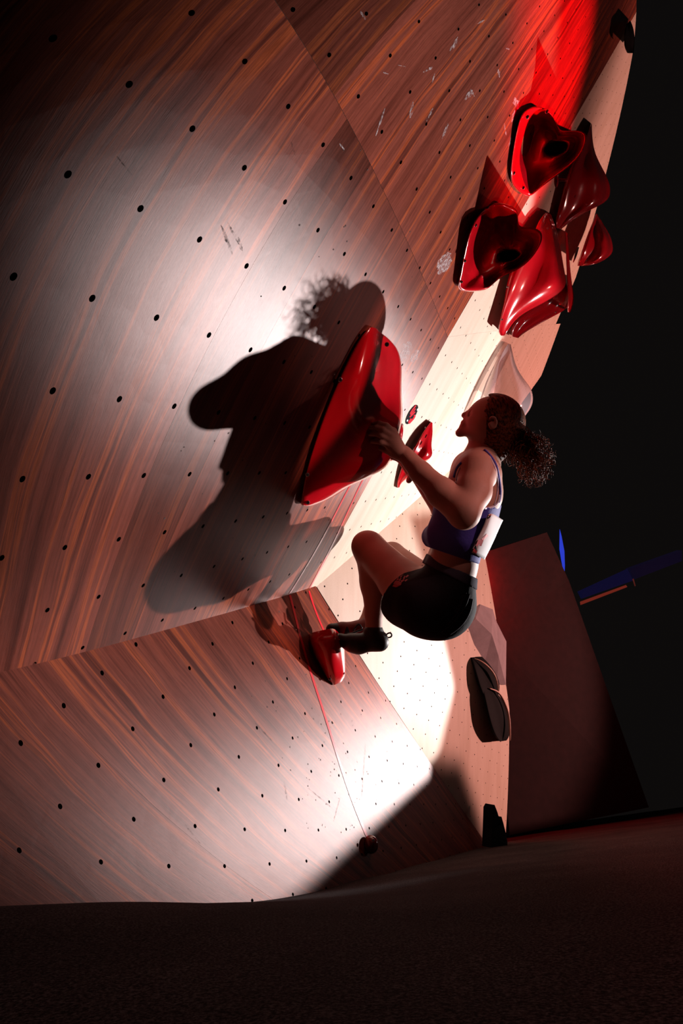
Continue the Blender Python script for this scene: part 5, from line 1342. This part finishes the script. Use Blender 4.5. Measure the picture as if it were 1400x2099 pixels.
for k in range(420):                                     # combed-back strands over the cap
    s0 = random.uniform(-1.45, 1.45); y0 = random.uniform(820, 905)
    P = []
    for t in np.linspace(0, 1, 16):
        # great-circle-like sweep from the hairline to the tie
        c0 = np.array([997, y0]); c1 = np.array([1062, 894]); m_ = np.array([1030, 868 + (y0 - 868) * 1.25])
        q = (1 - t) ** 2 * c0 + 2 * t * (1 - t) * m_ + t ** 2 * c1
        dx = (q[0] - 1014) * .00153; dy = (q[1] - 868) * .00153; R_ = .0825
        z2 = R_ ** 2 - dx * dx - dy * dy
        z_ = math.sqrt(z2) if z2 > 0 else 0
        P.append(H(q[0], q[1], -z_ * (1 if s0 < .6 else -1) * 1.0))
    strand(np.array(P), .0008)
o = mesh_obj('hair_strands', V, F, M_HAIR, person, smooth=True); o['kind'] = 'stuff'


# ------------------------------------------------------------------ the dark hall behind
def slab(name, corners, mat, thick=.05):
    P = [at(*q) for q in corners]; c = sum(P) / len(P)
    n = np.cross(P[1] - P[0], P[2] - P[0]); n /= np.linalg.norm(n)
    if n @ (CAM - c) > 0: n = -n
    k = len(P); V = P + [p_ + n * thick for p_ in P]
    F = [tuple(range(k)), tuple(range(k, 2 * k))[::-1]] + [(i, (i + 1) % k, k + (i + 1) % k, k + i) for i in range(k)]
    o_ = mesh_obj(name, V, F, mat)
    bm_ = bmesh.new(); bm_.from_mesh(o_.data); bmesh.ops.recalc_face_normals(bm_, faces=bm_.faces); bm_.to_mesh(o_.data); bm_.free()
    return o_


M_FAR = plain('dark_painted_board', (.014, .004, .004), .95, .2, var=.2, bump=.2, bscale=30)
o = slab('stage_panel', [(985, 1135, 5.4), (1121, 1091, 6.2), (1166, 1190, 6.3), (1262, 1500, 6.6), (1330, 1655, 6.6), (1045, 1712, 5.6), (1000, 1300, 5.4)], M_FAR, .08)
tag(o, 'big dark maroon board standing behind the climbing wall', 'board')


def glow(name, col, strength):
    m_, nt_, p_ = new_mat(name); p_.inputs['Base Color'].default_value = (*[x * .2 for x in col], 1)
    p_.inputs['Emission Color'].default_value = (*col, 1); p_.inputs['Emission Strength'].default_value = strength
    return m_


o = slab('light_strip', [(1147.5, 1085, 6.8), (1151, 1098, 6.8), (1157, 1130, 6.8), (1158, 1160, 6.8), (1157, 1180, 6.8), (1151, 1150, 6.8), (1147, 1125, 6.8)], glow('blue_led', (.03, .06, .75), .75), .01)
tag(o, 'small glowing blue lens-shaped stage light strip in the dark', 'stage light')
M_BEAM = plain('beam_paint', (.05, .05, .35), .6)
bm_o = empty('stage_beam', at(1250, 1190, 7.5)); tag(bm_o, 'long dim blue beam with an orange edge at the right', 'beam')
adopt(slab('blue_face', [(1188, 1211, 7.4), (1286, 1166, 7.6), (1298, 1190, 7.6), (1196, 1226, 7.4)], glow('blue_wash_glow', (.03, .03, .20), .10), .12), bm_o)  # blue light on the beam is put in as a faint glow of its faces
adopt(slab('blue_face', [(1291, 1166, 7.62), (1398, 1128, 7.9), (1398, 1150, 7.9), (1299, 1188, 7.62)], glow('blue_wash_glow_far', (.03, .025, .10), .10), .12), bm_o)
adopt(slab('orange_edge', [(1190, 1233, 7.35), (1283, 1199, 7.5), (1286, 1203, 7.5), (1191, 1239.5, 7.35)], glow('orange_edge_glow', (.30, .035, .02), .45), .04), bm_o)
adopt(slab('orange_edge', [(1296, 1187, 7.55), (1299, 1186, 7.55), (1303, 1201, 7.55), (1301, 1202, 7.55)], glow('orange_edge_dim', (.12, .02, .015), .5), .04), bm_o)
# red lamp low behind the wall: reddens the left side of the board
d = bpy.data.lights.new('red_uplight', 'POINT'); d.energy = 70; d.color = (1, .01, .01); d.shadow_soft_size = .08
o = bpy.data.objects.new('red_uplight', d); o.location = tuple(at(990, 1190, 5.15)); COL.objects.link(o)

o = slab('black_slab', [(1008, 1738, 3.36), (1009, 1700, 3.40), (1010, 1657, 3.42), (1014, 1650, 3.43), (1020, 1666, 3.45), (1025, 1683, 3.46), (1028, 1674, 3.48), (1032, 1688, 3.5), (1038, 1712, 3.5), (1041, 1738, 3.45)], M_PITCH, .05)  # flat black shape with two points, upright before the side wall
tag(o, 'low black two-pointed slab at the foot of the pale side wall', 'prop')
